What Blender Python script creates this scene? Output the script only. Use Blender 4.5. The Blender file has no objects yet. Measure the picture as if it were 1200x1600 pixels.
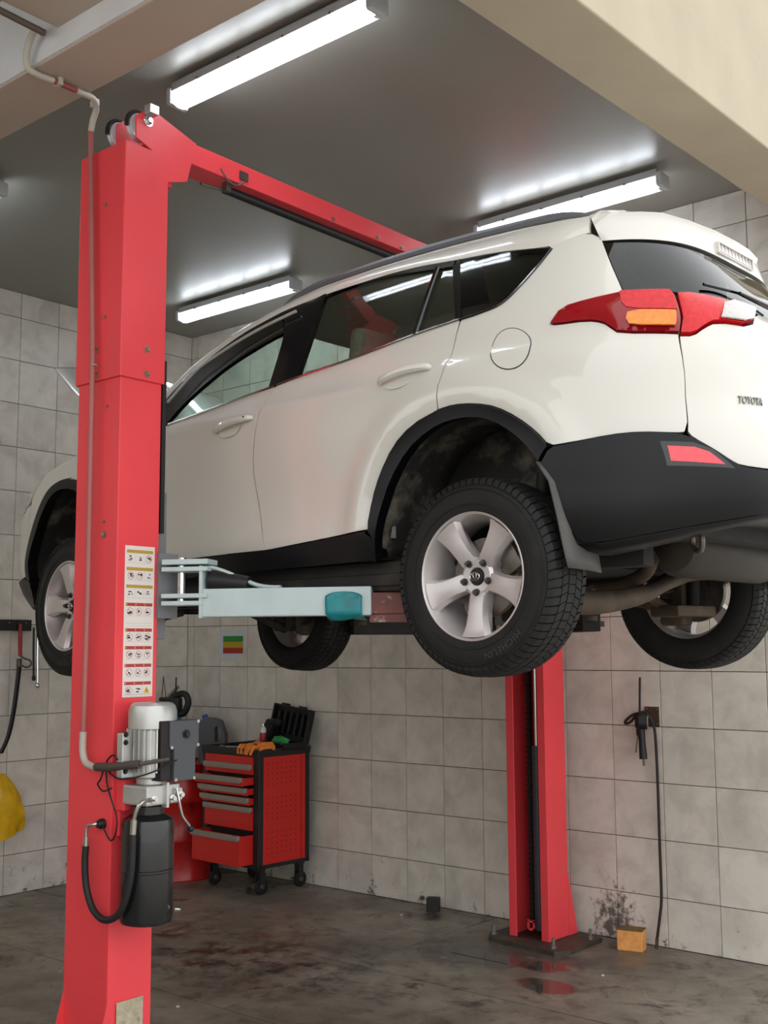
import bpy, bmesh, math, random
import numpy as np
from mathutils import Vector, Matrix
from mathutils.geometry import delaunay_2d_cdt
random.seed(7)
scene = bpy.context.scene
COL = scene.collection
PI = math.pi

# ---------------------------------------------------------------- camera, sky, exposure
F_PX = 1778.58
cam_d = bpy.data.cameras.new('camera'); cam = bpy.data.objects.new('camera', cam_d); COL.objects.link(cam)
cam_d.sensor_fit = 'VERTICAL'; cam_d.sensor_height = 36.0; cam_d.lens = F_PX * 36.0 / 1600.0
cam_d.clip_start = 0.05; cam_d.clip_end = 200
_fw = Vector((-0.63870294, 0.76046062, 0.1172954)); _rt = Vector((0.7653155, 0.64363167, -0.00551835)); _up = Vector((0.07969152, -0.0862434, 0.99308174))
_m = Matrix((_rt, _up, -_fw)).transposed().to_4x4(); _m.translation = Vector((7.57259, -6.40243, 1.77401))
cam.matrix_world = _m
scene.camera = cam

world = bpy.data.worlds.new('overcast_sky'); scene.world = world; world.use_nodes = True
_bg = world.node_tree.nodes['Background']; _bg.inputs[0].default_value = (0.97, 0.985, 1.0, 1); _bg.inputs[1].default_value = 1.6
TUBE_POWER = 16.0
vs = scene.view_settings
scene.display_settings.display_device = 'sRGB'
vs.view_transform = 'Standard'; vs.look = 'None'; vs.gamma = 1.0; vs.use_curve_mapping = False
vs.exposure = 0.30

# ---------------------------------------------------------------- helpers: materials
def lin(c):
    return tuple((v / 12.92 if v <= .04045 else ((v + .055) / 1.055) ** 2.4) for v in c)
def hexc(h):
    return lin(tuple(int(h[i:i + 2], 16) / 255 for i in (0, 2, 4)))
MATS = {}
def mat(name, col, rough=.5, metal=0., coat=0., var=0., vscale=6., bump=0., bscale=120., spec=.5, dirt=None, dscale=3., dthr=(.55, .75)):
    """plain procedural surface: colour with noise variation, optional dirt patches and fine bump"""
    if name in MATS: return MATS[name]
    m = bpy.data.materials.new(name); m.use_nodes = True; nt = m.node_tree; b = nt.nodes['Principled BSDF']
    if isinstance(col, str): col = hexc(col)
    b.inputs['Base Color'].default_value = (*col, 1); b.inputs['Roughness'].default_value = rough
    b.inputs['Metallic'].default_value = metal; b.inputs['Coat Weight'].default_value = coat
    b.inputs['Specular IOR Level'].default_value = spec; b.inputs['Coat Roughness'].default_value = .04
    geo = nt.nodes.new('ShaderNodeNewGeometry')
    last = None
    if var > 0:
        n = nt.nodes.new('ShaderNodeTexNoise'); n.inputs['Scale'].default_value = vscale; n.inputs['Detail'].default_value = 6
        nt.links.new(geo.outputs['Position'], n.inputs['Vector'])
        mx = nt.nodes.new('ShaderNodeMix'); mx.data_type = 'RGBA'
        mr = nt.nodes.new('ShaderNodeMapRange'); mr.inputs[1].default_value = .3; mr.inputs[2].default_value = .7
        nt.links.new(n.outputs['Fac'], mr.inputs[0]); nt.links.new(mr.outputs[0], mx.inputs[0])
        mx.inputs[6].default_value = (*[max(0, c * (1 - var)) for c in col], 1); mx.inputs[7].default_value = (*[min(1, c * (1 + var)) for c in col], 1)
        last = mx.outputs[2]
        rr = nt.nodes.new('ShaderNodeMapRange'); rr.inputs[1].default_value = .3; rr.inputs[2].default_value = .7
        rr.inputs[3].default_value = max(0, rough - .12 * min(1, var * 2)); rr.inputs[4].default_value = min(1, rough + .12 * min(1, var * 2))
        nt.links.new(n.outputs['Fac'], rr.inputs[0]); nt.links.new(rr.outputs[0], b.inputs['Roughness'])
    if dirt is not None:
        if isinstance(dirt, str): dirt = hexc(dirt)
        n2 = nt.nodes.new('ShaderNodeTexNoise'); n2.inputs['Scale'].default_value = dscale; n2.inputs['Detail'].default_value = 9; n2.inputs['Roughness'].default_value = .65
        nt.links.new(geo.outputs['Position'], n2.inputs['Vector'])
        m2 = nt.nodes.new('ShaderNodeMapRange'); m2.inputs[1].default_value = dthr[0]; m2.inputs[2].default_value = dthr[1]
        nt.links.new(n2.outputs['Fac'], m2.inputs[0])
        mx2 = nt.nodes.new('ShaderNodeMix'); mx2.data_type = 'RGBA'; nt.links.new(m2.outputs[0], mx2.inputs[0])
        if last: nt.links.new(last, mx2.inputs[6])
        else: mx2.inputs[6].default_value = (*col, 1)
        mx2.inputs[7].default_value = (*dirt, 1); last = mx2.outputs[2]
    if last: nt.links.new(last, b.inputs['Base Color'])
    if bump > 0:
        n3 = nt.nodes.new('ShaderNodeTexNoise'); n3.inputs['Scale'].default_value = bscale; n3.inputs['Detail'].default_value = 4
        nt.links.new(geo.outputs['Position'], n3.inputs['Vector'])
        bp = nt.nodes.new('ShaderNodeBump'); bp.inputs['Strength'].default_value = bump; bp.inputs['Distance'].default_value = .01
        nt.links.new(n3.outputs['Fac'], bp.inputs['Height']); nt.links.new(bp.outputs[0], b.inputs['Normal'])
    MATS[name] = m
    return m
def mat_emit(name, col, strength):
    m = bpy.data.materials.new(name); m.use_nodes = True; b = m.node_tree.nodes['Principled BSDF']
    b.inputs['Base Color'].default_value = (*col, 1); b.inputs['Emission Color'].default_value = (*col, 1); b.inputs['Emission Strength'].default_value = strength
    return m
def mat_glass(name, tint, refl=1.0, ior=1.5):
    """thin window pane: tinted see-through plus mirror reflection by Fresnel"""
    m = bpy.data.materials.new(name); m.use_nodes = True; nt = m.node_tree
    for n in list(nt.nodes):
        if n.type != 'OUTPUT_MATERIAL': nt.nodes.remove(n)
    out = nt.nodes['Material Output']
    t = nt.nodes.new('ShaderNodeBsdfTransparent'); t.inputs[0].default_value = (*tint, 1)
    g = nt.nodes.new('ShaderNodeBsdfGlossy'); g.inputs['Roughness'].default_value = .0; g.inputs[0].default_value = (refl, refl, refl, 1)
    f = nt.nodes.new('ShaderNodeFresnel'); f.inputs[0].default_value = ior
    ge = nt.nodes.new('ShaderNodeNewGeometry'); mr = nt.nodes.new('ShaderNodeMapRange'); mr.inputs[3].default_value = ior; mr.inputs[4].default_value = 1 / ior   # same pane seen from inside
    nt.links.new(ge.outputs['Backfacing'], mr.inputs[0]); nt.links.new(mr.outputs[0], f.inputs[0])
    mx = nt.nodes.new('ShaderNodeMixShader')
    nt.links.new(f.outputs[0], mx.inputs[0]); nt.links.new(t.outputs[0], mx.inputs[1]); nt.links.new(g.outputs[0], mx.inputs[2]); nt.links.new(mx.outputs[0], out.inputs[0])
    return m

# ---------------------------------------------------------------- helpers: geometry
def frame_axis(d):
    d = Vector(d).normalized(); a = Vector((0, 0, 1)) if abs(d.z) < .95 else Vector((1, 0, 0))
    u = d.cross(a).normalized(); v = d.cross(u).normalized(); return u, v, d
class MB:
    """collects shapes, then links them as ONE mesh object"""
    def __init__(s): s.v = []; s.f = []
    def add(s, vs_, fs_, M=None):
        k = len(s.v)
        for p in vs_:
            p = Vector(p); s.v.append(tuple(M @ p) if M is not None else tuple(p))
        s.f += [tuple(i + k for i in f) for f in fs_]; return s
    def box(s, c, d, M=None, bev=0., rz=0., R=None):
        bm = bmesh.new(); bmesh.ops.create_cube(bm, size=1)
        for v in bm.verts: v.co = Vector((v.co.x * d[0], v.co.y * d[1], v.co.z * d[2]))
        if bev > 0: bmesh.ops.bevel(bm, geom=list(bm.edges), offset=bev, segments=2, profile=.6, affect='EDGES')
        T = Matrix.Translation(c) @ (R.to_4x4() if R is not None else Matrix.Rotation(rz, 4, 'Z'))
        if M is not None: T = M @ T
        bm.verts.index_update()
        s.add([v.co for v in bm.verts], [[v.index for v in f.verts] for f in bm.faces], T); bm.free(); return s
    def tube(s, pts, r, n=10, closed=False, caps=True, M=None, flat=None):
        pts = [Vector(p) for p in pts]; N = len(pts); rs = r if isinstance(r, (list, tuple)) else [r] * N
        vs_ = []; u = None
        for i, p in enumerate(pts):
            a = pts[i - 1] if (i > 0 or closed) else p; b = pts[(i + 1) % N] if (i < N - 1 or closed) else p
            d = (b - a).normalized() if (b - a).length > 1e-9 else Vector((0, 0, 1))
            if u is None: u, v, _ = frame_axis(d)
            else:
                u = (u - d * u.dot(d)); u = u.normalized() if u.length > 1e-6 else frame_axis(d)[0]
            v = d.cross(u)
            for k in range(n):
                t = 2 * PI * k / n; vs_.append(p + (u * math.cos(t) + v * math.sin(t) * (flat or 1)) * rs[i])
        fs_ = []
        for i in range(N if closed else N - 1):
            for k in range(n):
                j = (i + 1) % N; fs_.append((i * n + k, i * n + (k + 1) % n, j * n + (k + 1) % n, j * n + k))
        if caps and not closed: fs_ += [tuple(range(n))[::-1], tuple((N - 1) * n + k for k in range(n))]
        return s.add(vs_, fs_, M)
    def cyl(s, a, b, r, n=16, r2=None, M=None): return s.tube([a, b], [r, r if r2 is None else r2], n, M=M)
    def lathe(s, prof, o=(0, 0, 0), axis=(0, 0, 1), n=24, M=None, closed=False):
        u, v, d = frame_axis(axis); o = Vector(o); vs_ = []; fs_ = []
        for r, z in prof:
            for k in range(n):
                t = 2 * PI * k / n; vs_.append(o + d * z + (u * math.cos(t) + v * math.sin(t)) * r)
        P = len(prof)
        for i in range(P if closed else P - 1):
            j = (i + 1) % P
            for k in range(n): fs_.append((i * n + k, j * n + k, j * n + (k + 1) % n, i * n + (k + 1) % n))
        if not closed:
            if prof[0][0] > 1e-6: fs_.append(tuple(range(n)))
            if prof[-1][0] > 1e-6: fs_.append(tuple((P - 1) * n + k for k in range(n))[::-1])
        return s.add(vs_, fs_, M)
    def prism(s, poly, fn, lo, hi):
        """poly 2-D outline, fn(a,b,t)->xyz, extruded between t=lo and t=hi"""
        n = len(poly); vs_ = [fn(a, b, lo) for a, b in poly] + [fn(a, b, hi) for a, b in poly]
        fs_ = [tuple(range(n))[::-1], tuple(range(n, 2 * n))] + [(i, (i + 1) % n, n + (i + 1) % n, n + i) for i in range(n)]
        return s.add(vs_, fs_)
    def grid(s, fn, nu, nv, M=None, thick=None):
        vs_ = [fn(i / nu, j / nv) for i in range(nu + 1) for j in range(nv + 1)]
        fs_ = [(i * (nv + 1) + j, (i + 1) * (nv + 1) + j, (i + 1) * (nv + 1) + j + 1, i * (nv + 1) + j + 1) for i in range(nu) for j in range(nv)]
        return s.add(vs_, fs_, M)
    def build(s, name, m, parent=None, smooth=35, loc=None, recalc=True, solid=0., bevel=0., subsurf=0, weld=False):
        me = bpy.data.meshes.new(name); me.from_pydata(s.v, [], s.f); me.update()
        if recalc or weld:
            bm = bmesh.new(); bm.from_mesh(me)
            if weld: bmesh.ops.remove_doubles(bm, verts=bm.verts, dist=1e-4)
            if recalc: bmesh.ops.recalc_face_normals(bm, faces=bm.faces)
            bm.to_mesh(me); bm.free()
        if smooth is not None:
            for p in me.polygons: p.use_smooth = True
            if smooth < 180: me.set_sharp_from_angle(angle=math.radians(smooth))
        o = bpy.data.objects.new(name, me); COL.objects.link(o)
        if m is not None: me.materials.append(m)
        if loc is not None: o.location = loc
        if parent is not None: o.parent = parent; o.matrix_parent_inverse = PINV.get(parent.name, Matrix.Identity(4))
        if solid: md = o.modifiers.new('thickness', 'SOLIDIFY'); md.thickness = solid; md.offset = 0
        if bevel: md = o.modifiers.new('bevel', 'BEVEL'); md.width = bevel; md.segments = 2; md.limit_method = 'ANGLE'
        if subsurf: md = o.modifiers.new('subdivision', 'SUBSURF'); md.levels = subsurf; md.render_levels = subsurf
        return o
PINV = {}
def root(name, loc, rz=0., label=None, cat=None, group=None):
    """an Empty at a thing's base; children built in WORLD coordinates keep their place (identity local parent is used when local=True)"""
    e = bpy.data.objects.new(name, None); COL.objects.link(e); e.location = loc; e.rotation_euler = (0, 0, rz); e.empty_display_size = .1
    PINV[e.name] = (Matrix.Translation(loc) @ Matrix.Rotation(rz, 4, 'Z')).inverted()
    if label: tag(e, label, cat, group)
    return e
def tag(o, label=None, cat=None, group=None, kind=None):
    if label: o['label'] = label
    if cat: o['category'] = cat
    if group: o['group'] = group
    if kind: o['kind'] = kind
    return o
def struct(o): o['kind'] = 'structure'; return o
def catmull(pts, n=6, closed=False):
    P = [Vector(p) for p in pts]; N = len(P); out = []
    for i in range(N if closed else N - 1):
        p0 = P[(i - 1) % N] if (closed or i > 0) else P[0] * 2 - P[1]; p1 = P[i]; p2 = P[(i + 1) % N]; p3 = P[(i + 2) % N] if (closed or i < N - 2) else P[-1] * 2 - P[-2]
        for k in range(n):
            t = k / n; out.append(.5 * ((2 * p1) + (p2 - p0) * t + (2 * p0 - 5 * p1 + 4 * p2 - p3) * t * t + (3 * p1 - p0 - 3 * p2 + p3) * t ** 3))
    if not closed: out.append(P[-1])
    return out
def resample(pts, n):
    P = [Vector(p) for p in pts]; L = [0.]
    for a, b in zip(P, P[1:]): L.append(L[-1] + (b - a).length)
    out = []
    for k in range(n):
        t = L[-1] * k / (n - 1); i = 0
        while i < len(P) - 2 and L[i + 1] < t: i += 1
        out.append(P[i].lerp(P[i + 1], (t - L[i]) / max(1e-9, L[i + 1] - L[i])))
    return out
def text_mesh(txt, size=1., depth=0.02, spacing=1.):
    """flat lettering as plain vertices and faces (from the built-in font)"""
    c = bpy.data.curves.new('lettering', 'FONT'); c.body = txt; c.size = size; c.extrude = depth; c.align_x = 'CENTER'; c.align_y = 'CENTER'; c.space_character = spacing; c.resolution_u = 3
    o = bpy.data.objects.new('lettering', c); COL.objects.link(o)
    dg = bpy.context.evaluated_depsgraph_get(); e = o.evaluated_get(dg); me = e.to_mesh()
    vs_ = [tuple(v.co) for v in me.vertices]; fs_ = [tuple(p.vertices) for p in me.polygons]
    e.to_mesh_clear(); bpy.data.objects.remove(o); bpy.data.curves.remove(c)
    return vs_, fs_
# ---------------------------------------------------------------- the setting
CEIL = 4.48; BEAM = 4.10; XEND = 5.70; YFRONT = -8.0
def tile_material(name, a, b, rough):
    m = bpy.data.materials.new(name); m.use_nodes = True; nt = m.node_tree; B = nt.nodes['Principled BSDF']; L = nt.links.new
    geo = nt.nodes.new('ShaderNodeNewGeometry'); oi = nt.nodes.new('ShaderNodeObjectInfo')
    # every tile shows its own piece of the marbling
    off = nt.nodes.new('ShaderNodeVectorMath'); off.operation = 'MULTIPLY_ADD'; L(oi.outputs['Location'], off.inputs[0]); off.inputs[1].default_value = (3.1, 2.3, 1.7); L(geo.outputs['Position'], off.inputs[2])
    n1 = nt.nodes.new('ShaderNodeTexNoise'); n1.inputs['Scale'].default_value = 4.5; n1.inputs['Detail'].default_value = 9; n1.inputs['Roughness'].default_value = .62; n1.inputs['Distortion'].default_value = .5; L(off.outputs[0], n1.inputs['Vector'])
    r1 = nt.nodes.new('ShaderNodeMapRange'); r1.inputs[1].default_value = .30; r1.inputs[2].default_value = .60; L(n1.outputs['Fac'], r1.inputs[0])
    mx = nt.nodes.new('ShaderNodeMix'); mx.data_type = 'RGBA'; L(r1.outputs[0], mx.inputs[0]); mx.inputs[6].default_value = (*a, 1); mx.inputs[7].default_value = (*b, 1)
    hsv = nt.nodes.new('ShaderNodeHueSaturation'); vr = nt.nodes.new('ShaderNodeMapRange'); vr.inputs[3].default_value = .94; vr.inputs[4].default_value = 1.05; L(oi.outputs['Random'], vr.inputs[0]); L(vr.outputs[0], hsv.inputs['Value']); L(mx.outputs[2], hsv.inputs['Color'])
    # specks and grime marks, denser near the floor
    sep = nt.nodes.new('ShaderNodeSeparateXYZ'); L(geo.outputs['Position'], sep.inputs[0])
    n2 = nt.nodes.new('ShaderNodeTexNoise'); n2.inputs['Scale'].default_value = 9; n2.inputs['Detail'].default_value = 10; n2.inputs['Roughness'].default_value = .75; L(geo.outputs['Position'], n2.inputs['Vector'])
    n4 = nt.nodes.new('ShaderNodeTexNoise'); n4.inputs['Scale'].default_value = 1.6; n4.inputs['Detail'].default_value = 3; L(geo.outputs['Position'], n4.inputs['Vector'])
    low = nt.nodes.new('ShaderNodeMapRange'); low.inputs[1].default_value = .0; low.inputs[2].default_value = .36; low.inputs[3].default_value = .14; low.inputs[4].default_value = .0; L(sep.outputs[2], low.inputs[0])
    sm = nt.nodes.new('ShaderNodeMath'); sm.operation = 'ADD'; L(n2.outputs['Fac'], sm.inputs[0]); L(low.outputs[0], sm.inputs[1])
    s2 = nt.nodes.new('ShaderNodeMath'); s2.operation = 'MULTIPLY_ADD'; L(n4.outputs['Fac'], s2.inputs[0]); s2.inputs[1].default_value = .25; L(sm.outputs[0], s2.inputs[2])
    r2 = nt.nodes.new('ShaderNodeMapRange'); r2.inputs[1].default_value = .80; r2.inputs[2].default_value = .88; L(s2.outputs[0], r2.inputs[0])
    mx2 = nt.nodes.new('ShaderNodeMix'); mx2.data_type = 'RGBA'; L(r2.outputs[0], mx2.inputs[0]); L(hsv.outputs['Color'], mx2.inputs[6]); mx2.inputs[7].default_value = (.06, .055, .05, 1)
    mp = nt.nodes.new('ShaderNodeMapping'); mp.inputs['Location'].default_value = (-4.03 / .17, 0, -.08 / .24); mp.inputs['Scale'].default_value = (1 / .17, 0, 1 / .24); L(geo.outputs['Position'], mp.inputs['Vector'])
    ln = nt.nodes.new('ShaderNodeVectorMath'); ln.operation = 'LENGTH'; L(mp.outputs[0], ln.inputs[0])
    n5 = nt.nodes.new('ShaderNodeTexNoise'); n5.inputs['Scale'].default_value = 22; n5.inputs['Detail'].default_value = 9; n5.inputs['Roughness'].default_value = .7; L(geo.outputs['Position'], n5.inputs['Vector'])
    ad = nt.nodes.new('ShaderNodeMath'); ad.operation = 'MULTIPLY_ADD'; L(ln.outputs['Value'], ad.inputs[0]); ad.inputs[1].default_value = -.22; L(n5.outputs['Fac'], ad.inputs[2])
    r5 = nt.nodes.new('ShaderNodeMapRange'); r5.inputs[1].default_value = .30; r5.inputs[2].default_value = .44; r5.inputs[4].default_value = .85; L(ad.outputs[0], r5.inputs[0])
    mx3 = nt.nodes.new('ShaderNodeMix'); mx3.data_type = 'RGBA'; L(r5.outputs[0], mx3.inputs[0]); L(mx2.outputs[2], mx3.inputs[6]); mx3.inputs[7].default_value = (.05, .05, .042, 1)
    L(mx3.outputs[2], B.inputs['Base Color']); B.inputs['Roughness'].default_value = rough; B.inputs['Specular IOR Level'].default_value = .35
    return m
M_TILE = tile_material('wall_tile_glaze', hexc('c3bdb1'), hexc('dfd9ce'), .42)
M_GROUT = mat('grout', '37322c', .9, var=.2)
M_PLASTER = mat('plaster', hexc('cfc6b4'), .85, var=.05, vscale=2, bump=.15, bscale=30, dirt='8a8274', dscale=2.3, dthr=(.66, .74))
M_CEIL = mat('ceiling_gloss_paint', hexc('8b8b83'), .33, var=.05, vscale=1.2, bump=.06, bscale=7)
M_BEAM = mat('beam_paint', hexc('b9aa9c'), .7, var=.07, vscale=1.5, bump=.08, bscale=25)
M_FACADE = mat('facade_plaster', hexc('b9ae98'), .9, var=.06, vscale=3, bump=.2, bscale=25, dirt='6f6a5c', dscale=5, dthr=(.68, .73))

def floor_material():
    m = bpy.data.materials.new('stained_concrete'); m.use_nodes = True; nt = m.node_tree; B = nt.nodes['Principled BSDF']; L = nt.links.new
    geo = nt.nodes.new('ShaderNodeNewGeometry')
    def noise(scale, det=8, rough=.6, dist=0.):
        n = nt.nodes.new('ShaderNodeTexNoise'); n.inputs['Scale'].default_value = scale; n.inputs['Detail'].default_value = det; n.inputs['Roughness'].default_value = rough; n.inputs['Distortion'].default_value = dist
        L(geo.outputs['Position'], n.inputs['Vector']); return n.outputs['Fac']
    def rng(x, a, b, c=0., d=1.):
        r = nt.nodes.new('ShaderNodeMapRange'); r.inputs[1].default_value = a; r.inputs[2].default_value = b; r.inputs[3].default_value = c; r.inputs[4].default_value = d; L(x, r.inputs[0]); return r.outputs[0]
    def mixc(f, a, b):
        x = nt.nodes.new('ShaderNodeMix'); x.data_type = 'RGBA'; L(f, x.inputs[0])
        for s, v in ((6, a), (7, b)):
            if isinstance(v, tuple): x.inputs[s].default_value = (*v, 1)
            else: L(v, x.inputs[s])
        return x.outputs[2]
    def math_(op, a, b):
        x = nt.nodes.new('ShaderNodeMath'); x.operation = op
        for s, v in ((0, a), (1, b)):
            if isinstance(v, (int, float)): x.inputs[s].default_value = v
            else: L(v, x.inputs[s])
        return x.outputs[0]
    def blob(cx, cy, rx, ry, soft=.35, nz=.5):
        mp = nt.nodes.new('ShaderNodeMapping'); mp.vector_type = 'POINT'; mp.inputs['Location'].default_value = (-cx / rx, -cy / ry, 0); mp.inputs['Scale'].default_value = (1 / rx, 1 / ry, 0)
        L(geo.outputs['Position'], mp.inputs['Vector'])
        ln = nt.nodes.new('ShaderNodeVectorMath'); ln.operation = 'LENGTH'; L(mp.outputs[0], ln.inputs[0])
        d = math_('ADD', ln.outputs['Value'], rng(noise(5, 5, .6), .3, .7, -nz, nz))
        return rng(d, 1 - soft, 1 + soft, 1., 0.)
    base = mixc(rng(noise(1.1, 8, .6), .35, .68), hexc('665e54'), hexc('958c7e'))
    base = mixc(rng(noise(7, 10, .7, .6), .5, .72), base, hexc('453d35'))
    base = mixc(rng(noise(2.3, 10, .72, .8), .57, .66), base, hexc('2e2822'))
    base = mixc(math_('MULTIPLY', blob(2.7, -1.75, .75, .45, .5), rng(noise(6, 9, .75), .45, .6)), base, hexc('1b1614'))
    base = mixc(math_('MULTIPLY', blob(2.45, -1.35, .35, .35, .5), rng(noise(4.5, 9, .75), .48, .62)), base, hexc('5a1f18'))
    wet = math_('MAXIMUM', blob(3.62, -.80, .42, .28, .25, .35), blob(3.95, -.60, .30, .12, .25, .3))
    pud = math_('MAXIMUM', blob(4.22, -1.10, .17, .11, .12, .22), math_('MAXIMUM', blob(4.0, -.80, .14, .10, .2, .3), blob(3.62, -.86, .25, .12, .2, .35)))
    spat = rng(noise(3.0, 3, .5), .62, .68)
    base = mixc(math_('MULTIPLY', wet, .6), base, hexc('2a2725'))
    base = mixc(math_('MULTIPLY', pud, .6), base, hexc('2a2725'))
    L(base, B.inputs['Base Color'])
    ro = rng(noise(2.6, 7, .65), .35, .7, .26, .62)
    mr = nt.nodes.new('ShaderNodeMix'); mr.data_type = 'FLOAT'; L(math_('MULTIPLY', wet, .7), mr.inputs[0]); L(ro, mr.inputs[2]); mr.inputs[3].default_value = .16
    mr2 = nt.nodes.new('ShaderNodeMix'); mr2.data_type = 'FLOAT'; L(pud, mr2.inputs[0]); L(mr.outputs[0], mr2.inputs[2]); mr2.inputs[3].default_value = .015
    L(mr2.outputs[0], B.inputs['Roughness'])
    bp = nt.nodes.new('ShaderNodeBump'); bp.inputs['Distance'].default_value = .01
    L(math_('SUBTRACT', .35, math_('MULTIPLY', pud, .35)), bp.inputs['Strength']); L(noise(45, 6, .7), bp.inputs['Height']); L(bp.outputs[0], B.inputs['Normal'])
    return m
M_FLOOR = floor_material()
M_JOINT = mat('floor_joint_dirt', '1c1916', .9, var=.3)

# floor: dark bed with concrete slabs, open joints between them
flo = struct(MB().box((2.85, -3.95, -.11), (5.7, 8.1, .18)).build('floor', M_JOINT, smooth=None))
ys = [0, -1.43, -2.42, -3.42, -4.42, -5.6, -6.8, -8.0]; xs = [[0, 3.15, 5.7], [0, 3.15, 5.7], [0, 5.7], [0, 2.6, 5.7], [0, 5.7], [0, 5.7], [0, 5.7]]
for i in range(len(ys) - 1):
    for a, b in zip(xs[i], xs[i][1:]):
        g = .006
        MB().box(((a + b) / 2, (ys[i] + ys[i + 1]) / 2, -.01), (b - a - 2 * g, ys[i] - ys[i + 1] - 2 * g, .02), bev=.0025).build('slab', M_FLOOR, flo, smooth=None)
struct(MB().box((17.7, -4, -.06), (24, 60, .1)).box((2.6, -21, -.06), (6.2, 26, .1)).build('ground_outside', mat('yard_concrete', hexc('b3aea5'), .8, var=.12, vscale=.7), smooth=None))

# walls: bed of grout with single tiles standing a little proud
wb = struct(MB().box((2.85, .106, 2.14), (5.7, .2, 4.68)).build('wall_back', M_GROUT, smooth=None))
struct(MB().box((2.75, YFRONT - .1, 1.3), (5.9, .2, 2.6)).build('added_sky_block_wall', M_PLASTER, smooth=None))  # unseen low wall, added to block low sky light from this side
wl = struct(MB().box((-.106, -3.9, 2.14), (.2, 8.2, 4.68)).build('wall_left', M_GROUT, smooth=None))
struct(MB().box((-.003, -5.85, 2.24), (.01, 4.28, 4.48)).build('wall_left_plaster', M_PLASTER, smooth=None))
TZ = 1.6167; TH = 1 / 3
rows = [(0.0, TZ - 4 * TH)] + [(TZ + r * TH, TZ + (r + 1) * TH) for r in range(-4, 8)] + [(TZ + 8 * TH, CEIL)]
_tm = {}
def tile_mesh(w, h):
    k = (round(w, 4), round(h, 4))
    if k not in _tm:
        t = .009; c = .0016; a, b = w / 2 - .0021, h / 2 - .0021
        vs_ = [(-a, -b, 0), (a, -b, 0), (a, b, 0), (-a, b, 0), (-a, -b, t - c), (a, -b, t - c), (a, b, t - c), (-a, b, t - c), (-a + c, -b + c, t), (a - c, -b + c, t), (a - c, b - c, t), (-a + c, b - c, t)]
        fs_ = [(0, 1, 5, 4), (1, 2, 6, 5), (2, 3, 7, 6), (3, 0, 4, 7), (4, 5, 9, 8), (5, 6, 10, 9), (6, 7, 11, 10), (7, 4, 8, 11), (8, 9, 10, 11)]
        me = bpy.data.meshes.new('tile'); me.from_pydata(vs_, [], fs_); me.update(); me.materials.append(M_TILE); _tm[k] = me
    return _tm[k]
def put_tile(parent, w, h, loc, R):
    o = bpy.data.objects.new('tile', tile_mesh(w, h)); COL.objects.link(o); o.parent = parent
    j = Matrix.Rotation(random.uniform(-.0022, .0022), 4, 'X') @ Matrix.Rotation(random.uniform(-.0022, .0022), 4, 'Y')
    o.matrix_local = Matrix.Translation(loc) @ R @ j
xc = [0.0] + [.0834 + k * .32963 for k in range(17)] + [5.70]
R_B = Matrix(((1, 0, 0, 0), (0, 0, -1, 0), (0, 1, 0, 0), (0, 0, 0, 1)))      # tile face towards -Y
for a, b in zip(xc, xc[1:]):
    for z0, z1 in rows:
        if b - a > .02: put_tile(wb, b - a, z1 - z0, ((a + b) / 2, .008, (z0 + z1) / 2), R_B)
yc_ = [0.0] + [-.3508 - k * .335 for k in range(11)]
R_L = Matrix(((0, 0, 1, 0), (1, 0, 0, 0), (0, 1, 0, 0), (0, 0, 0, 1)))       # tile face towards +X
for a, b in zip(yc_, yc_[1:]):
    if a - b < .02: continue
    for z0, z1 in rows:
        put_tile(wl, a - b, z1 - z0, (-.008, (a + b) / 2, (z0 + z1) / 2), R_L)

# ceiling, beams, facade over the open front
struct(MB().box((2.60, -4.0, CEIL + .1), (5.4, 8.4, .2)).build('ceiling', M_CEIL, smooth=None))
struct(MB().box((2.68, -3.835, (BEAM + CEIL) / 2), (5.36, .27, CEIL - BEAM), bev=.006).build('trim_1', M_BEAM, smooth=None))
struct(MB().box((4.62, -5.9, (4.205 + CEIL) / 2), (1.5, 3.86, CEIL - 4.205), bev=.005).build('trim_2', M_BEAM, smooth=None))
struct(MB().box((2.66, -3.974, (BEAM + CEIL) / 2 + .004), (5.30, .012, CEIL - BEAM - .008)).build('trim_3', mat('beam_face_white', hexc('dcdcde'), .7, var=.05), smooth=None))
f = MB()
xi = lambda y: 5.405 + .0357 * y
xo = lambda y: 5.704 + .027 * y
f.add([(xi(-8), -8, BEAM), (xo(-8), -8, BEAM), (xo(0), .2, BEAM), (xi(0), .2, BEAM), (xi(-8), -8, 7.2), (xo(-8), -8, 7.2), (xo(0), .2, 7.2), (xi(0), .2, 7.2)],
      [(0, 1, 2, 3), (0, 1, 5, 4), (1, 2, 6, 5), (2, 3, 7, 6), (3, 0, 4, 7), (4, 5, 6, 7)])
struct(f.build('wall_right', M_FACADE, smooth=None, bevel=.008))
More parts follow.
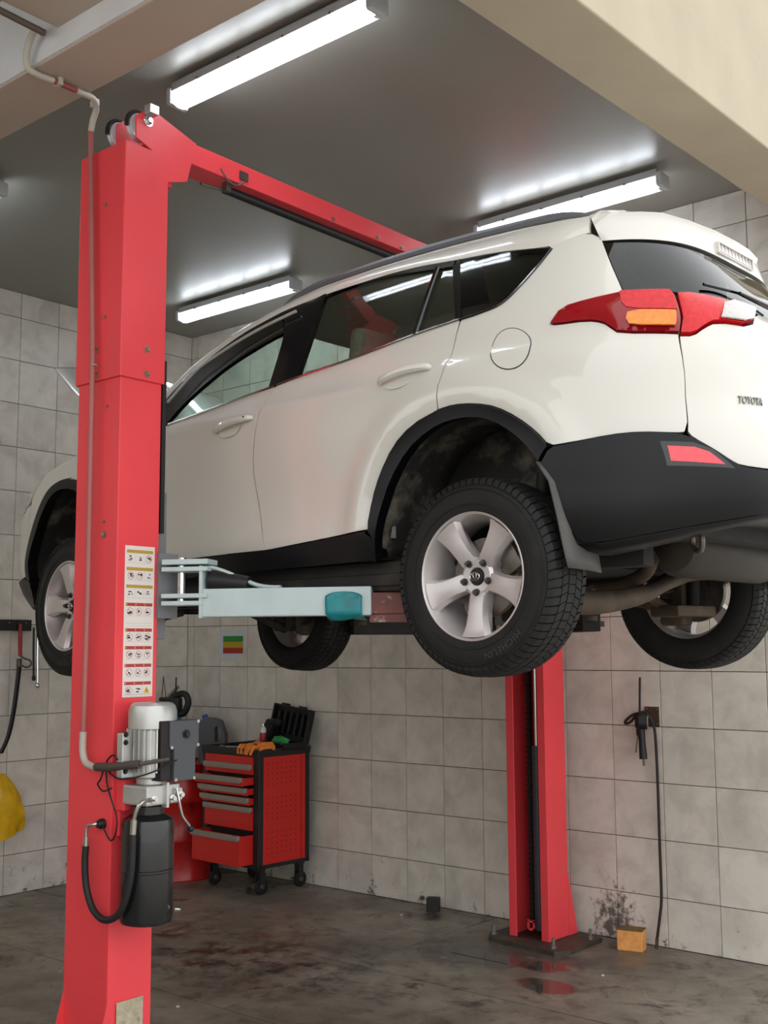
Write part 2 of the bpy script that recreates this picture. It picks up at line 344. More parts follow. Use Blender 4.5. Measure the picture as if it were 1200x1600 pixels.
# ---------------------------------------------------------------- the car: surface
def smooth_tab(tab):
    a = np.array(tab, float); x, y = a[:, 0], a[:, 1]; xs_ = np.linspace(x[0], x[-1], 400)
    d = np.diff(y) / np.diff(x); m = np.zeros(len(x)); m[0] = d[0]; m[-1] = d[-1]
    for i in range(1, len(x) - 1):
        h0, h1 = x[i] - x[i - 1], x[i + 1] - x[i]; m[i] = (d[i - 1] * h1 + d[i] * h0) / (h0 + h1)
    out = []
    for t in xs_:
        i = min(max(int(np.searchsorted(x, t)) - 1, 0), len(x) - 2); hh = x[i + 1] - x[i]; s = (t - x[i]) / hh
        out.append((2 * s ** 3 - 3 * s ** 2 + 1) * y[i] + (s ** 3 - 2 * s ** 2 + s) * hh * m[i] + (-2 * s ** 3 + 3 * s ** 2) * y[i + 1] + (s ** 3 - s ** 2) * hh * m[i + 1])
    lo, st = xs_[0], xs_[1] - xs_[0]
    def f(t):
        u = (t - lo) / st
        if u <= 0: return out[0]
        if u >= 399: return out[-1]
        i = int(u); return out[i] + (out[i + 1] - out[i]) * (u - i)
    return f
fW = smooth_tab([(.10,.78),(.20,.84),(.30,.885),(.39,.905),(.55,.908),(.72,.912),(.86,.922),(.95,.921),(1.0,.91),(1.06,.880),(1.2,.833),(1.35,.775),(1.46,.722),(1.54,.672),(1.60,.615),(1.64,.555),(1.67,.48)])
fXR = smooth_tab([(.10,3.25),(.2,3.42),(.3,3.54),(.4,3.61),(.5,3.64),(.6,3.645),(.7,3.625),(.8,3.59),(.9,3.575),(1.0,3.56),(1.08,3.54),(1.15,3.50),(1.3,3.40),(1.45,3.29),(1.55,3.21),(1.67,3.09)])
fXFL = smooth_tab([(.10,-.72),(.2,-.84),(.3,-.91),(.4,-.94),(.55,-.945),(.7,-.92),(.8,-.88),(.9,-.78),(1.0,-.62),(1.1,-.42)])
fXFU = smooth_tab([(.95,-.25),(1.05,-.10),(1.2,.18),(1.35,.48),(1.45,.72),(1.54,1.0),(1.62,1.28),(1.67,1.46)])
def S(q, zs, up=0):
    """car skin: q runs round the plan outline (0 = middle of the side, 1 = rear corner, 2 = middle of the tail, -1/-2 = nose), zs = height; x rearwards, y to the car's left"""
    sg = 1.
    if q > 2: q = 4 - q; sg = -1.
    elif q < -2: q = -4 - q; sg = -1.
    W = fW(zs)
    if q >= 0: A = fXR(zs) - 1.6; n = 3.8; k = 1
    else: A = 1.6 - (fXFU if up else fXFL)(zs); n = 5.0 if up else 5.5; k = -1
    aq = abs(q); a, b = (aq, 1.) if aq <= 1 else (1., 2 - aq)
    s = (a ** n + max(b, 0) ** n) ** (-1 / n)
    return Vector((1.6 + k * A * a * s, sg * W * b * s, zs))
def SN(q, zs, up=0, fn=None):
    e = 1e-3; fn = fn or S
    du = fn(q + e, zs, up) - fn(q - e, zs, up); dv = fn(q, zs + e, up) - fn(q, zs - e, up)
    return dv.cross(du).normalized()          # outwards
def crease(q, zs):
    """press lines of the body side"""
    d = 0.
    if -.75 < q < 1.0:
        x = S(q, zs).x; fade = max(0., min(1., (1.0 - q) / .25)); fade *= fade * (3 - 2 * fade)
        r = math.hypot(x - 2.60, (zs - .42)); d += .016 * math.exp(-((r - .50) / .07) ** 2) * (1 if zs > .3 else 0)
        d += .006 * math.exp(-((zs - (.985 + .055 * (x - 1.6) / 1.5)) / .022) ** 2) * max(0, min(1, (1.0 - abs(q - .2) / .8) * 2))
        d -= .010 * math.exp(-((zs - .60) / .12) ** 2) * max(0, min(1, (2.1 - x) / .3)) * max(0, min(1, (x - .3) / .3))
        d += .008 * math.exp(-((zs - .42) / .05) ** 2) * max(0, min(1, (2.2 - x) / .3)) * max(0, min(1, (x - .3) / .3))
        d *= fade
    if q > 1.15:
        d -= .016 * math.exp(-((zs - .80) / .10) ** 2) * max(0, min(1, (q - 1.45) / .25))
        d += .010 * math.exp(-((zs - 1.0) / .05) ** 2) * max(0, min(1, (q - 1.5) / .3))
    return d
def inside(p, poly):
    c = False; n = len(poly); j = n - 1
    for i in range(n):
        xi_, yi_ = poly[i]; xj_, yj_ = poly[j]
        if (yi_ > p[1]) != (yj_ > p[1]) and p[0] < (xj_ - xi_) * (p[1] - yi_) / (yj_ - yi_) + xi_: c = not c
        j = i
    return c
def inset(poly, g):
    n = len(poly); A = sum(poly[i][0] * poly[(i + 1) % n][1] - poly[(i + 1) % n][0] * poly[i][1] for i in range(n)); sg = 1 if A > 0 else -1; out = []
    for i in range(n):
        p0, p1, p2 = Vector(poly[i - 1]), Vector(poly[i]), Vector(poly[(i + 1) % n])
        a = (p1 - p0); b = (p2 - p1)
        if a.length < 1e-7 or b.length < 1e-7: out.append(tuple(p1)); continue
        n1 = Vector((-a.y, a.x)).normalized() * sg; n2 = Vector((-b.y, b.x)).normalized() * sg
        m = (n1 + n2); m = m.normalized() if m.length > 1e-6 else n1
        c = max(.45, m.dot(n1)); out.append(tuple(p1 + m * (g / c)))
    return out
def densify(poly, st):
    out = []; n = len(poly)
    for i in range(n):
        a, b = Vector(poly[i]), Vector(poly[(i + 1) % n]); k = max(1, int((b - a).length / st + .5))
        out += [tuple(a.lerp(b, t / k)) for t in range(k)]
    return out
def rounded(poly, it=1):
    """Chaikin corner cutting on gentle corners only"""
    for _ in range(it):
        n = len(poly); out = []
        for i in range(n):
            p0, p1, p2 = Vector(poly[i - 1]), Vector(poly[i]), Vector(poly[(i + 1) % n]); a = p1 - p0; b = p2 - p1
            if a.length > 1e-6 and b.length > 1e-6 and a.angle(b) < 1.0: out += [tuple(p1 - a * .25), tuple(p1 + b * .25)]
            else: out.append(tuple(p1))
        poly = out
    return poly
KQ = 2.0
M_DARKIN = mat('body_inside_black', '0d0d0e', .8)
def panel(name, outline, m, parent, off=0., gap=.0028, rim=.018, up=1, holes=(), step=.045, side=1, smooth_it=1, cr=1., bulge=0., label=None):
    """one body panel cut out of the car skin: outline in (q, zs)"""
    key = lambda p: (p[0] * KQ, p[1])
    out = [key(p) for p in outline]
    if smooth_it: out = rounded(out, smooth_it)
    out = densify(inset(out, gap), step * .7)
    hs = [densify(inset(rounded([key(p) for p in h], 1), -gap), step * .7) for h in holes]
    loops = [out] + hs
    pts = []; edges = []
    for lp in loops:
        k = len(pts); pts += [Vector(p) for p in lp]; edges += [(k + i, k + (i + 1) % len(lp)) for i in range(len(lp))]
    nb = len(pts)
    x0, x1 = min(p[0] for p in out), max(p[0] for p in out); y0, y1 = min(p[1] for p in out), max(p[1] for p in out)
    B = np.array([tuple(p) for p in pts])
    nx = int((x1 - x0) / step) + 1; ny = int((y1 - y0) / step) + 1
    for i in range(nx + 1):
        for j in range(ny + 1):
            p = (x0 + (i + (.5 if j % 2 else 0)) * step, y0 + j * step)
            if inside(p, out) and not any(inside(p, h) for h in hs) and np.min((B[:, 0] - p[0]) ** 2 + (B[:, 1] - p[1]) ** 2) > (step * .45) ** 2: pts.append(Vector(p))
    V_, E_, F_, _, _, _ = delaunay_2d_cdt(pts, edges, [], 0, 1e-6)
    fs_ = []
    for f_ in F_:
        c = sum((V_[i] for i in f_), Vector((0, 0))) / len(f_)
        if inside(c, out) and not any(inside(c, h) for h in hs): fs_.append(tuple(f_))
    if bulge:
        B2 = B
        def bl(u, z): d = math.sqrt(np.min((B2[:, 0] - u) ** 2 + (B2[:, 1] - z) ** 2)); return bulge * (1 - math.exp(-d / .03))
    SD = lambda q, z, u_: S(q, z, u_) + SN(q, z, u_) * (off + cr * crease(q, z))
    P3 = []; N3 = []
    for v in V_:
        q, z = v.x / KQ, v.y; p = SD(q, z, up); nrm = SN(q, z, up, SD) if cr else SN(q, z, up)
        if bulge: p = p + nrm * bl(v.x, v.y)
        P3.append(p); N3.append(nrm)
    used = sorted({i for f_ in fs_ for i in f_}); idx = {o: k for k, o in enumerate(used)}
    verts = [P3[i] for i in used]; norms = [N3[i] for i in used]; faces = [tuple(idx[i] for i in f_) for f_ in fs_]
    cnt = {}
    for f_ in faces:
        for i in range(len(f_)):
            a, b = f_[i], f_[(i + 1) % len(f_)]; cnt.setdefault((min(a, b), max(a, b)), []).append((a, b))
    dup = {}
    def d_(i, lay):
        if (i, lay) not in dup: dup[(i, lay)] = len(verts); verts.append(verts[i] - norms[i] * (rim * lay)); norms.append(Vector((0, 0, 0)))
        return dup[(i, lay)]
    for k, ee in cnt.items():
        if len(ee) == 1:
            a, b = ee[0]; faces.append((d_(b, 0), d_(a, 0), d_(a, 1), d_(b, 1)))
    co = [(p.x, -p.y * side, p.z) for p in verts]; nn = [(n.x, -n.y * side, n.z) for n in norms]
    # orientation: make face winding agree with the outward normal
    for k, f_ in enumerate(faces):
        a, b, c = (Vector(co[i]) for i in f_[:3]); nv = Vector(nn[f_[0]])
        if nv.length > .5 and (b - a).cross(c - a).dot(nv) < 0: faces[k] = f_[::-1]
    me = bpy.data.meshes.new(name); me.from_pydata(co, [], faces); me.update()
    for p in me.polygons: p.use_smooth = True
    if not bulge: me.normals_split_custom_set_from_vertices(nn)
    me.materials.append(m)
    o = bpy.data.objects.new(name, me); COL.objects.link(o); o.parent = parent
    if label: o['label'] = label
    return o
def both(name, outline, m, parents, **kw):
    return [panel(name, outline, m, par, side=s, **kw) for s, par in zip((1, -1), parents)]
def mirror_half(L, c=2.0):
    """left half outline from top middle to bottom middle -> closed outline over the car's middle line"""
    return L + [(2 * c - q, z) for q, z in L[::-1] if abs(q - c) > 1e-6]
def CV(x, y, z, side=1): return (x, -y * side, z)
def strip(name, A, Bp, m, parent, n=24, k=4, bul=0., side=1, rim=.02, flip=False):
    """band of sheet metal between two 3-D lines"""
    A = resample(catmull(A, 5) if len(A) > 2 else A, n); Bq = resample(catmull(Bp, 5) if len(Bp) > 2 else Bp, n); b = MB()
    def P(i, j):
        t = j / k; p = A[i].lerp(Bq[i], t); p = p + Vector((0, 1, .4)) * (bul * 4 * t * (1 - t)); return p
    vs_ = []; 
    for lay in (0, 1):
        for i in range(n):
            for j in range(k + 1):
                p = P(i, j); vs_.append(CV(p.x, p.y - lay * rim, p.z - lay * rim * .2, side))
    fs_ = []; W_ = k + 1; o_ = n * W_
    for i in range(n - 1):
        for j in range(k):
            fs_.append((i * W_ + j, (i + 1) * W_ + j, (i + 1) * W_ + j + 1, i * W_ + j + 1)); fs_.append(tuple(o_ + t for t in fs_[-1])[::-1])
        for j in (0, k): fs_.append((i * W_ + j, (i + 1) * W_ + j, o_ + (i + 1) * W_ + j, o_ + i * W_ + j))
    for i in (0, n - 1):
        for j in range(k): fs_.append((i * W_ + j, i * W_ + j + 1, o_ + i * W_ + j + 1, o_ + i * W_ + j))
    b.add(vs_, fs_); return b.build(name, m, None, smooth=50) if parent is None else par_local(b.build(name, m, None, smooth=50), parent)
def par_local(o, parent): o.parent = parent; o.matrix_parent_inverse = Matrix.Identity(4); return o
def bl(mb, name, m, parent, **kw):
    """build a part whose mesh is in the parent's own coordinates"""
    return par_local(mb.build(name, m, None, **kw), parent)

# ---------------------------------------------------------------- the car: materials
M_PAINT = mat('pearl_white_paint', hexc('cfccc3'), .32, coat=1.0)
M_CLAD = mat('black_bumper_plastic', '06070a', .36, bump=.03, bscale=900, spec=.32)
M_GLOSSB = mat('gloss_black_trim', '0b0c10', .12, coat=.4)
M_CHROME = mat('chrome', 'd8d8d6', .12, metal=1)
M_RUBBER = mat('tire_rubber', '0c0b0a', .72, var=.25, vscale=9, bump=.08, bscale=60, dirt='221f1b', dscale=6, dthr=(.52, .75))
M_ALLOY = mat('alloy_silver', 'cdc6c5', .38, metal=.6, var=.06, vscale=9)
M_ALLOYD = mat('alloy_dusty', 'a79f98', .45, metal=.7, var=.12, vscale=14)
M_STEEL = mat('brake_steel', '6d6761', .45, metal=.8, var=.2, vscale=20, dirt='4a3021', dscale=14)
M_UNDER = mat('underbody_dark', '1b1916', .75, var=.3, vscale=7, dirt='3a342b', dscale=5, dthr=(.5, .75))
M_RUSTY = mat('rusty_steel', '4a3e32', .7, metal=.3, var=.3, vscale=12, dirt='5d4d3b', dscale=9, dthr=(.5, .7))
M_LINER = mat('wheel_liner', '24211e', .9, var=.3, vscale=6, dirt='736b5e', dscale=6, dthr=(.50, .72), bump=.2, bscale=40)
M_REDL = mat('lamp_red', 'c8101a', .18, coat=.25, var=.2, vscale=60, spec=.3)
M_REDD = mat('lamp_dark_red', '8a0d18', .10, coat=.4, spec=.3)
M_AMB = mat('lamp_amber', 'f07f12', .18, coat=.3, var=.25, vscale=70)
M_CLEAR = mat('lamp_clear', 'b3aca8', .12, coat=1, var=.15, vscale=80)
M_REFL = mat('reflector_red', 'e8414c', .15, coat=.5, var=.12, vscale=90)
G_SIDE = mat_glass('side_glass', (.74, .86, .80))
G_REAR = mat_glass('privacy_glass', (.22, .27, .25))
G_WIND = mat_glass('windscreen_glass', (.80, .90, .86))
M_CABIN = mat('cabin_fabric', '86847a', .9, var=.15, vscale=30)
M_CABIND = mat('cabin_dark', '1b1b1c', .8)
M_HEADL = mat('headliner', 'cfc8b9', .9, var=.05)

# ---------------------------------------------------------------- the car: outlines measured in (q, zs)
belt_low = [(-.3666,1.0215),(-.2883,1.0409),(-.1492,1.0776),(-.0413,1.1006),(-.019,1.1036),(.0434,1.1185),(.2325,1.1492),(.3993,1.1887),(.5257,1.2115)]
doorgap = [(-.0177,1.0971),(-.0333,1.0173),(-.0402,.924),(-.0483,.7981),(-.0503,.7039),(-.0347,.5386),(-.0155,.3864)]
rdoor = [(.5255,1.2058),(.5082,1.1318),(.49,.9989),(.4789,.918),(.4755,.8502)]
sill_top = [(-.3193,.3763),(-.2456,.375),(-.1251,.3808),(-.0155,.3864),(.134,.404),(.2767,.425)]
sill_bot = [(-.3305,.2872),(-.1319,.2972),(-.024,.3009),(.1374,.3031),(.2766,.3092),(.3065,.3013)]
arch_o = [(.28,.427),(.2903,.5458),(.3123,.6423),(.3524,.7419),(.4095,.8129),(.4738,.8482),(.5146,.8598),(.567,.8519),(.6196,.8282),(.6666,.781),(.7037,.7201),(.7281,.6629)]
arch_i = [(.3066,.3158),(.3026,.4016),(.3114,.492),(.3376,.6118),(.3878,.7184),(.4482,.7786),(.4991,.8031),(.5581,.8038),(.607,.7788),(.6455,.7259),(.6756,.6666),(.6958,.6103)]
bump_top = [(.7281,.6629),(.7732,.6656),(.8893,.684),(.9939,.6868),(1.1221,.6758),(1.1739,.6566),(1.2443,.614),(1.3014,.5776),(1.342,.5612),(1.4651,.5533)]
bump_bot = [(.7242,.5388),(.7473,.4542),(.7771,.4039),(.8241,.3266),(.8925,.3232),(1.0184,.3412),(1.1782,.3664),(1.4971,.4165)]
gapl = [(1.2034,1.0263),(1.2139,.9126),(1.2017,.8096),(1.1593,.6792)]
lampq = [(.7664,1.1212),(.8111,1.1807),(.9001,1.1976),(1.0291,1.2123),(1.0743,1.2196),(1.2367,1.2093),(1.245,1.1752),(1.2034,1.0313),(.9783,1.0454),(.9491,1.0723),(.9263,1.0966),(.8764,1.1125),(.778,1.113)]
lampt = [(1.2641,1.2037),(1.465,1.1845),(1.6607,1.166),(1.5534,1.0846),(1.3659,1.0844),(1.3096,1.0606),(1.2614,1.0263),(1.2083,1.0262),(1.25,1.175)]
amber = [(1.0273,1.1202),(1.2041,1.1069),(1.1889,1.0469),(1.0218,1.0568),(1.0106,1.084)]
stopl = [(1.03,1.205),(1.225,1.198),(1.232,1.175),(1.212,1.112),(1.03,1.126),(1.018,1.16)]
clearl = [(1.4663,1.1818),(1.6607,1.166),(1.5534,1.0846),(1.3784,1.0853)]
refl = [(1.0765,.6333),(1.2012,.6231),(1.2756,.5644),(1.0832,.5785)]
fuel = [(.6574 + .0525 * math.cos(t), 1.045 + .0875 * math.sin(t)) for t in [2 * PI * k / 28 for k in range(28)]]
fuel = [(q + (z - 1.045) * -.06, z) for q, z in fuel]
fglass = [(-.4618,1.0332),(-.4487,1.1361),(-.3732,1.2464),(-.2811,1.3084),(-.1673,1.3556),(-.086,1.3749),(-.0518,1.1006),(-.1865,1.0776),(-.3613,1.0413)]
rglass = [(.0508,1.1249),(.0544,1.5187),(.1101,1.5336),(.2563,1.5351),(.4555,1.492),(.5079,1.4826),(.5117,1.2138),(.3993,1.1916),(.2323,1.1522)]
qglass = [(.5277,1.2167),(.5318,1.514),(.668,1.4972),(.8322,1.4737),(.841,1.4577),(.7828,1.393),(.7062,1.3084),(.6433,1.2472),(.5816,1.2253)]
T_ = [(.554,.74,1.227),(.729,.715,1.334),(.86,.7,1.398),(.989,.685,1.454),(1.114,.67,1.49),(1.235,.655,1.525),(1.341,.645,1.548),(1.441,.64,1.567),(1.619,.632,1.591),(1.788,.626,1.598),(1.987,.62,1.604),(2.176,.614,1.606),(2.358,.606,1.605),(2.527,.598,1.601),(2.721,.585,1.595),(2.873,.568,1.588),(2.989,.548,1.581)]
B_ = [(.6,.765,1.183),(.722,.748,1.271),(.81,.738,1.322),(.896,.728,1.36),(1.026,.715,1.409),(1.152,.702,1.454),(1.278,.692,1.484),(1.402,.684,1.509),(1.484,.68,1.52),(1.68,.678,1.532),(1.88,.668,1.543),(2.03,.667,1.543),(2.226,.672,1.534),(2.431,.677,1.513),(2.649,.666,1.497),(2.851,.642,1.474),(2.926,.604,1.497),(2.989,.568,1.512)]
def q_of(x, zs, up=0, lo=-1.0, hi=1.0):
    for _ in range(50):
        m_ = (lo + hi) / 2
        if S(m_, zs, up).x < x: lo = m_
        else: hi = m_
    return (lo + hi) / 2
rear_xz = [(S(q, z).x - 2.60, z) for q, z in arch_o]; rear_xi = [(S(q, z).x - 2.60, z) for q, z in arch_i]
arch_fo = [(q_of(-.02 + (-d) * .98, min(z, .85)), z) for d, z in rear_xz][::-1]; arch_fi = [(q_of(-.02 + (-d) * .98, z), z) for d, z in rear_xi][::-1]
arch_fo = [(q_of(-.515, .36), .36), (q_of(-.50, .50), .50)] + [p for p in arch_fo if S(*p).x > -.46]
arch_fi = [(q_of(-.46, .34), .34), (q_of(-.45, .48), .48)] + [p for p in arch_fi if S(*p).x > -.40]

# ---------------------------------------------------------------- the car: assembly
CAR_YAW = math.atan2(-0.04653205, 0.9989168)
car = root('car', (2.5583528, -2.0406955, 1.80), CAR_YAW, 'white compact SUV raised on the red two-post lift, hood open', 'car')
fd = [panel('front_door', [(-.375, 1.0205)] + belt_low[:5] + doorgap + sill_top[3::-1] + [(-.333, .3768), (-.352, .70)], M_PAINT, car, up=0, side=s) for s in (1, -1)]
rd = [panel('rear_door', belt_low[4:] + rdoor[1:] + arch_o[5::-1] + sill_top[4:2:-1] + doorgap[::-1][:-1], M_PAINT, car, up=0, side=s) for s in (1, -1)]
qp_out = [(.5277, 1.2115)] + qglass[:5:-1][0:0] + [(.5816,1.2205),(.6433,1.2424),(.7062,1.3036),(.7828,1.3884),(.846,1.4577),(.8322,1.4787)] + [(.93,1.499),(1.03,1.514),(1.074,1.478),(1.070,1.462),(1.056,1.3564),(1.051,1.2646),(1.048,1.2170)] + lampq[3::-1] + lampq[:7:-1] + [(1.2034, 1.0300)] + gapl + bump_top[4::-1] + arch_o[-2:5:-1] + [(.4755, .8502)] + rdoor[::-1][1:-1]
qp = [panel('quarter_panel', qp_out, M_PAINT, car, side=s, smooth_it=1) for s in (1, -1)]
for s in (1, -1):
    d_, r_, k_ = (fd[0], rd[0], qp[0]) if s == 1 else (fd[1], rd[1], qp[1])
    panel('fuel_flap', fuel, M_PAINT, k_, off=.0022, side=s, rim=.004, smooth_it=0, step=.02)
    panel('fuel_flap_gap', [(.6574 + (q - .6574) * 1.045, 1.045 + (z - 1.045) * 1.045) for q, z in fuel], M_DARKIN, k_, off=.0008, side=s, rim=.002, smooth_it=0, step=.02)
    # black cladding
    panel('sill_cladding', sill_top + [(.2767, .415)] + [(.2945, .395), (.3065, .3013)] + sill_bot[4::-1] + [(-.40, .285), (-.40, .372)], M_CLAD, car, up=0, off=.012, side=s, rim=.08, cr=.3)
    panel('wheel_arch_trim', arch_o + [(.7105, .64), (.6958, .6103)] + arch_i[-2::-1] + [(.2985, .3158), (.2945, .395)], M_CLAD, car, up=0, off=.014, side=s, rim=.05, step=.03, cr=1)
    panel('wheel_arch_trim', arch_fo + arch_fi[::-1], M_CLAD, car, up=0, off=.014, side=s, rim=.05, step=.03, cr=.5)
    # front wing and headlamp
    panel('front_fender', [(-.378, 1.019), (-.50, 1.012), (-.62, .998), (-.70, .975), (-.78, .945), (-.8553, .9133), (-.875, .865), (-.905, .80), (-.90, .76), (q_of(-.53, .60), .60), (q_of(-.535, .37), .37)] + arch_fo + [(-.44, .372), (-.336, .3768), (-.355, .70)], M_PAINT, car, up=0, side=s, step=.04, cr=.6)
    panel('headlamp', [(-.8575, .911), (-.9246, .8491), (-1.03, .81), (-1.36, .785), (-1.36, .725), (-1.02, .725), (-.912, .775), (-.88, .86)], M_CLEAR, car, up=0, side=s, rim=.06, cr=0)
    # glasshouse
    Gt = [tuple(S(q, z, 1)) for q, z in fglass[:6]]
    ftop = strip('door_frame', B_[0:8], Gt, M_GLOSSB, d_, n=26, side=s)
    strip('pillar_trim', [B_[7], tuple(S(-.086, 1.3749, 1)), tuple(S(-.0518, 1.1006, 1))], [B_[9], tuple(S(.0544, 1.5187, 1)), tuple(S(.0508, 1.1249, 1))], M_GLOSSB, d_, n=14, side=s)
    strip('door_frame', B_[9:14], [tuple(S(q, z, 1)) for q, z in rglass[1:6]], M_GLOSSB, r_, n=18, side=s)
    strip('pillar_trim', [tuple(S(.5079, 1.4826, 1)), tuple(S(.5117, 1.2138, 1))], [tuple(S(.5318, 1.516, 1)), tuple(S(.5277, 1.2167, 1))], M_GLOSSB, r_, n=6, side=s)
    panel('window_pane', fglass, G_SIDE, d_, up=1, off=-.010, gap=-.006, rim=.004, side=s, cr=0)
    panel('window_pane', rglass, G_SIDE, r_, up=1, off=-.010, gap=-.006, rim=.004, side=s, cr=0)
    panel('quarter_window', qglass, G_REAR, car, up=1, off=-.004, gap=.002, rim=.004, side=s, cr=0)
    ins = [(.60, 1.455), (.61, 1.262), (.64, 1.270), (.70, 1.325), (.775, 1.405), (.815, 1.448), (.70, 1.474), (.61, 1.478)]
    panel('window_border', qglass, M_GLOSSB, car, up=1, off=-.009, gap=.002, rim=.004, side=s, cr=0, holes=[ins])
    b = MB(); b.tube([CV(*(S(q, z, 1) + SN(q, z, 1) * .002), s) for q, z in [(.4615 - .002, 1.492), (.4365, 1.37), (.4003, 1.192)]], .011, 8); bl(b, 'window_divider', M_GLOSSB, r_)
    b = MB(); b.tube(catmull([CV(*(S(q, z, 1) + SN(q, z, 1) * .016), s) for q, z in [(-.5457, 1.1479), (-.5352, 1.285), (-.4743, 1.3355), (-.3735, 1.3904), (-.2415, 1.4303), (-.0557, 1.4638)]], 5), .0075, 6); bl(b, 'visor_strip', mat('visor_strip_grey', hexc('a9a8a2'), .35), d_)
    bt = [(-.44, 1.028), (-.3613, 1.0413), (-.1865, 1.0776), (-.0239, 1.1036)]; b = MB(); b.tube(catmull([CV(*(S(q, z, 1) + SN(q, z, 1) * .004), s) for q, z in bt], 5), .0055, 6); bl(b, 'belt_trim', M_CHROME, d_)
    bt = [(-.0150, 1.1056), (.0434, 1.1185), (.2325, 1.1492), (.3993, 1.1887), (.5240, 1.2115)]; b = MB(); b.tube(catmull([CV(*(S(q, z, 1) + SN(q, z, 1) * .004), s) for q, z in bt], 5), .0055, 6); bl(b, 'belt_trim', M_CHROME, r_)
    bt = [(.5277, 1.2115), (.5816, 1.2215), (.6433, 1.2434), (.7062, 1.3046), (.7828, 1.3894), (.842, 1.4577)]; b = MB(); b.tube(catmull([CV(*(S(q, z, 1) + SN(q, z, 1) * .003), s) for q, z in bt], 5), .0045, 6); bl(b, 'belt_trim', M_GLOSSB, k_)
    # roof side band, roof rail
    strip('roof_side', T_, B_, M_PAINT, car, n=60, k=5, bul=.010, side=s, rim=.012)
    rl = catmull([(x, y - .025, z + .026 * min(1, max(0, (x - 1.28) / .18)) * min(1, max(0, (3.02 - x) / .12)) + .004) for x, y, z in T_[6:]], 5)
    b = MB(); b.tube([CV(*p, s) for p in rl], [.006 + .011 * min(1, i / 8, (len(rl) - 1 - i) / 8) for i in range(len(rl))], 8, flat=1.1); bl(b, 'roof_rail', mat('rail_dark_grey', '606266', .35, coat=.2), car)
    # door handles with their cups
    for (qa, za, qb, zb, par) in ((-.1573, .9347, -.0497, .9669, d_), (.3216, .9965, .4557, 1.0209, r_)):
        pa = S(qa, za); pb = S(qb, zb); n_ = SN((qa + qb) / 2, (za + zb) / 2); mid = (pa + pb) / 2
        path = catmull([pa + n_ * .004, pa.lerp(pb, .12) + n_ * .026, mid + n_ * .034 + Vector((0, 0, .005)), pa.lerp(pb, .88) + n_ * .027, pb + n_ * .006], 5)
        b = MB(); b.tube([CV(*p, s) for p in path], [.010 + .006 * math.sin(PI * i / (len(path) - 1)) for i in range(len(path))], 10, flat=1.0); bl(b, 'door_handle', M_PAINT, par)
        b = MB(); u_ = (pb - pa).normalized(); w_ = n_.cross(u_); cc = pa.lerp(pb, .40) - Vector((0, 0, .012))
        ring = []
        for rr, dp in ((1.0, .0035), (.85, -.000), (.5, -.0), (.0, -.0)):
            ring.append([cc + u_ * (math.cos(t) * .075 * rr) + w_ * (math.sin(t) * .036 * rr) + n_ * (.0025 + dp) for t in [2 * PI * k / 20 for k in range(20)]])
        vs_ = [CV(*p, s) for rg in ring for p in rg]; b.add(vs_, [(i * 20 + k, i * 20 + (k + 1) % 20, (i + 1) * 20 + (k + 1) % 20, (i + 1) * 20 + k) for i in range(3) for k in range(20)]); bl(b, 'handle_cup', mat('paint_in_cup', hexc('cfcabd'), .35, coat=.6), par)
        if qa < 0:
            kp = pa.lerp(pb, .90) + n_ * .040
            b = MB(); b.lathe([(.0001, .002), (.0045, .002), (.0045, 0)], CV(*kp, s), CV(*n_, s), 8); bl(b, 'key_slot', M_CABIND, par)
    # wing mirror
    b = MB(); mp = Vector((.72, 1.0, 1.10)); b.box(CV(.73, 1.02, 1.10, s), (.10, .20, .135), bev=.035); b.cyl(CV(.68, .88, 1.05, s), CV(.72, .95, 1.07, s), .025); bl(b, 'wing_mirror', M_PAINT, car)
    # tail lamps
    lq = panel('tail_lamp', lampq, M_REDD, car, off=.010, gap=.003, rim=.05, side=s, cr=0, bulge=.012, step=.03, label='dark red outer tail lamp with amber turn signal')
    panel('stop_light_lens', stopl, M_REDL, lq, off=.0235, gap=.001, rim=.006, side=s, cr=0, step=.03)
    panel('turn_signal_lens', amber, M_AMB, lq, off=.027, gap=.001, rim=.006, side=s, cr=0, step=.03)
    lt = panel('tailgate_lamp', lampt, M_REDL, car, off=.012, gap=.003, rim=.05, side=s, cr=0, bulge=.010, step=.03)
    panel('reversing_light_lens', clearl, M_CLEAR, lt, off=.0235, gap=.004, rim=.006, side=s, cr=0, step=.03)

# tail: gate, glass, bumper, spoiler
hatch = [(2, 1.160), (1.80, 1.163), (1.672, 1.162), (1.5604, 1.080), (1.3659, 1.080), (1.3096, 1.056), (1.2614, 1.022), (1.2083, 1.022), (1.2139, .9126), (1.2017, .8096), (1.1613, .6812), (1.1739, .6586), (1.2443, .616), (1.3014, .5796), (1.342, .5632), (1.4651, .5553), (2, .552)]
tg = panel('tailgate', mirror_half(hatch), M_PAINT, car)
rg = [(2, 1.50), (1.5, 1.492), (1.2, 1.485), (1.080, 1.475), (1.073, 1.455), (1.059, 1.355), (1.054, 1.265), (1.052, 1.225), (1.12, 1.2225), (1.2573, 1.2085), (1.465, 1.187), (1.66, 1.169), (2, 1.163)]
panel('rear_window', mirror_half(rg), G_REAR, tg, off=-.004, gap=.002, rim=.006, cr=0)
rgi = [(2, 1.475), (1.5, 1.465), (1.25, 1.455), (1.16, 1.43), (1.14, 1.38), (1.15, 1.27), (1.18, 1.245), (1.3, 1.232), (1.465, 1.215), (1.66, 1.20), (2, 1.195)]
panel('rear_window_border', mirror_half(rg), M_GLOSSB, tg, off=-.011, gap=.002, rim=.006, cr=0, holes=[mirror_half(rgi)])
bump = bump_top + [(2, .550), (2, .43), (1.75, .43)] + bump_bot[::-1] + [(.705, .60)]
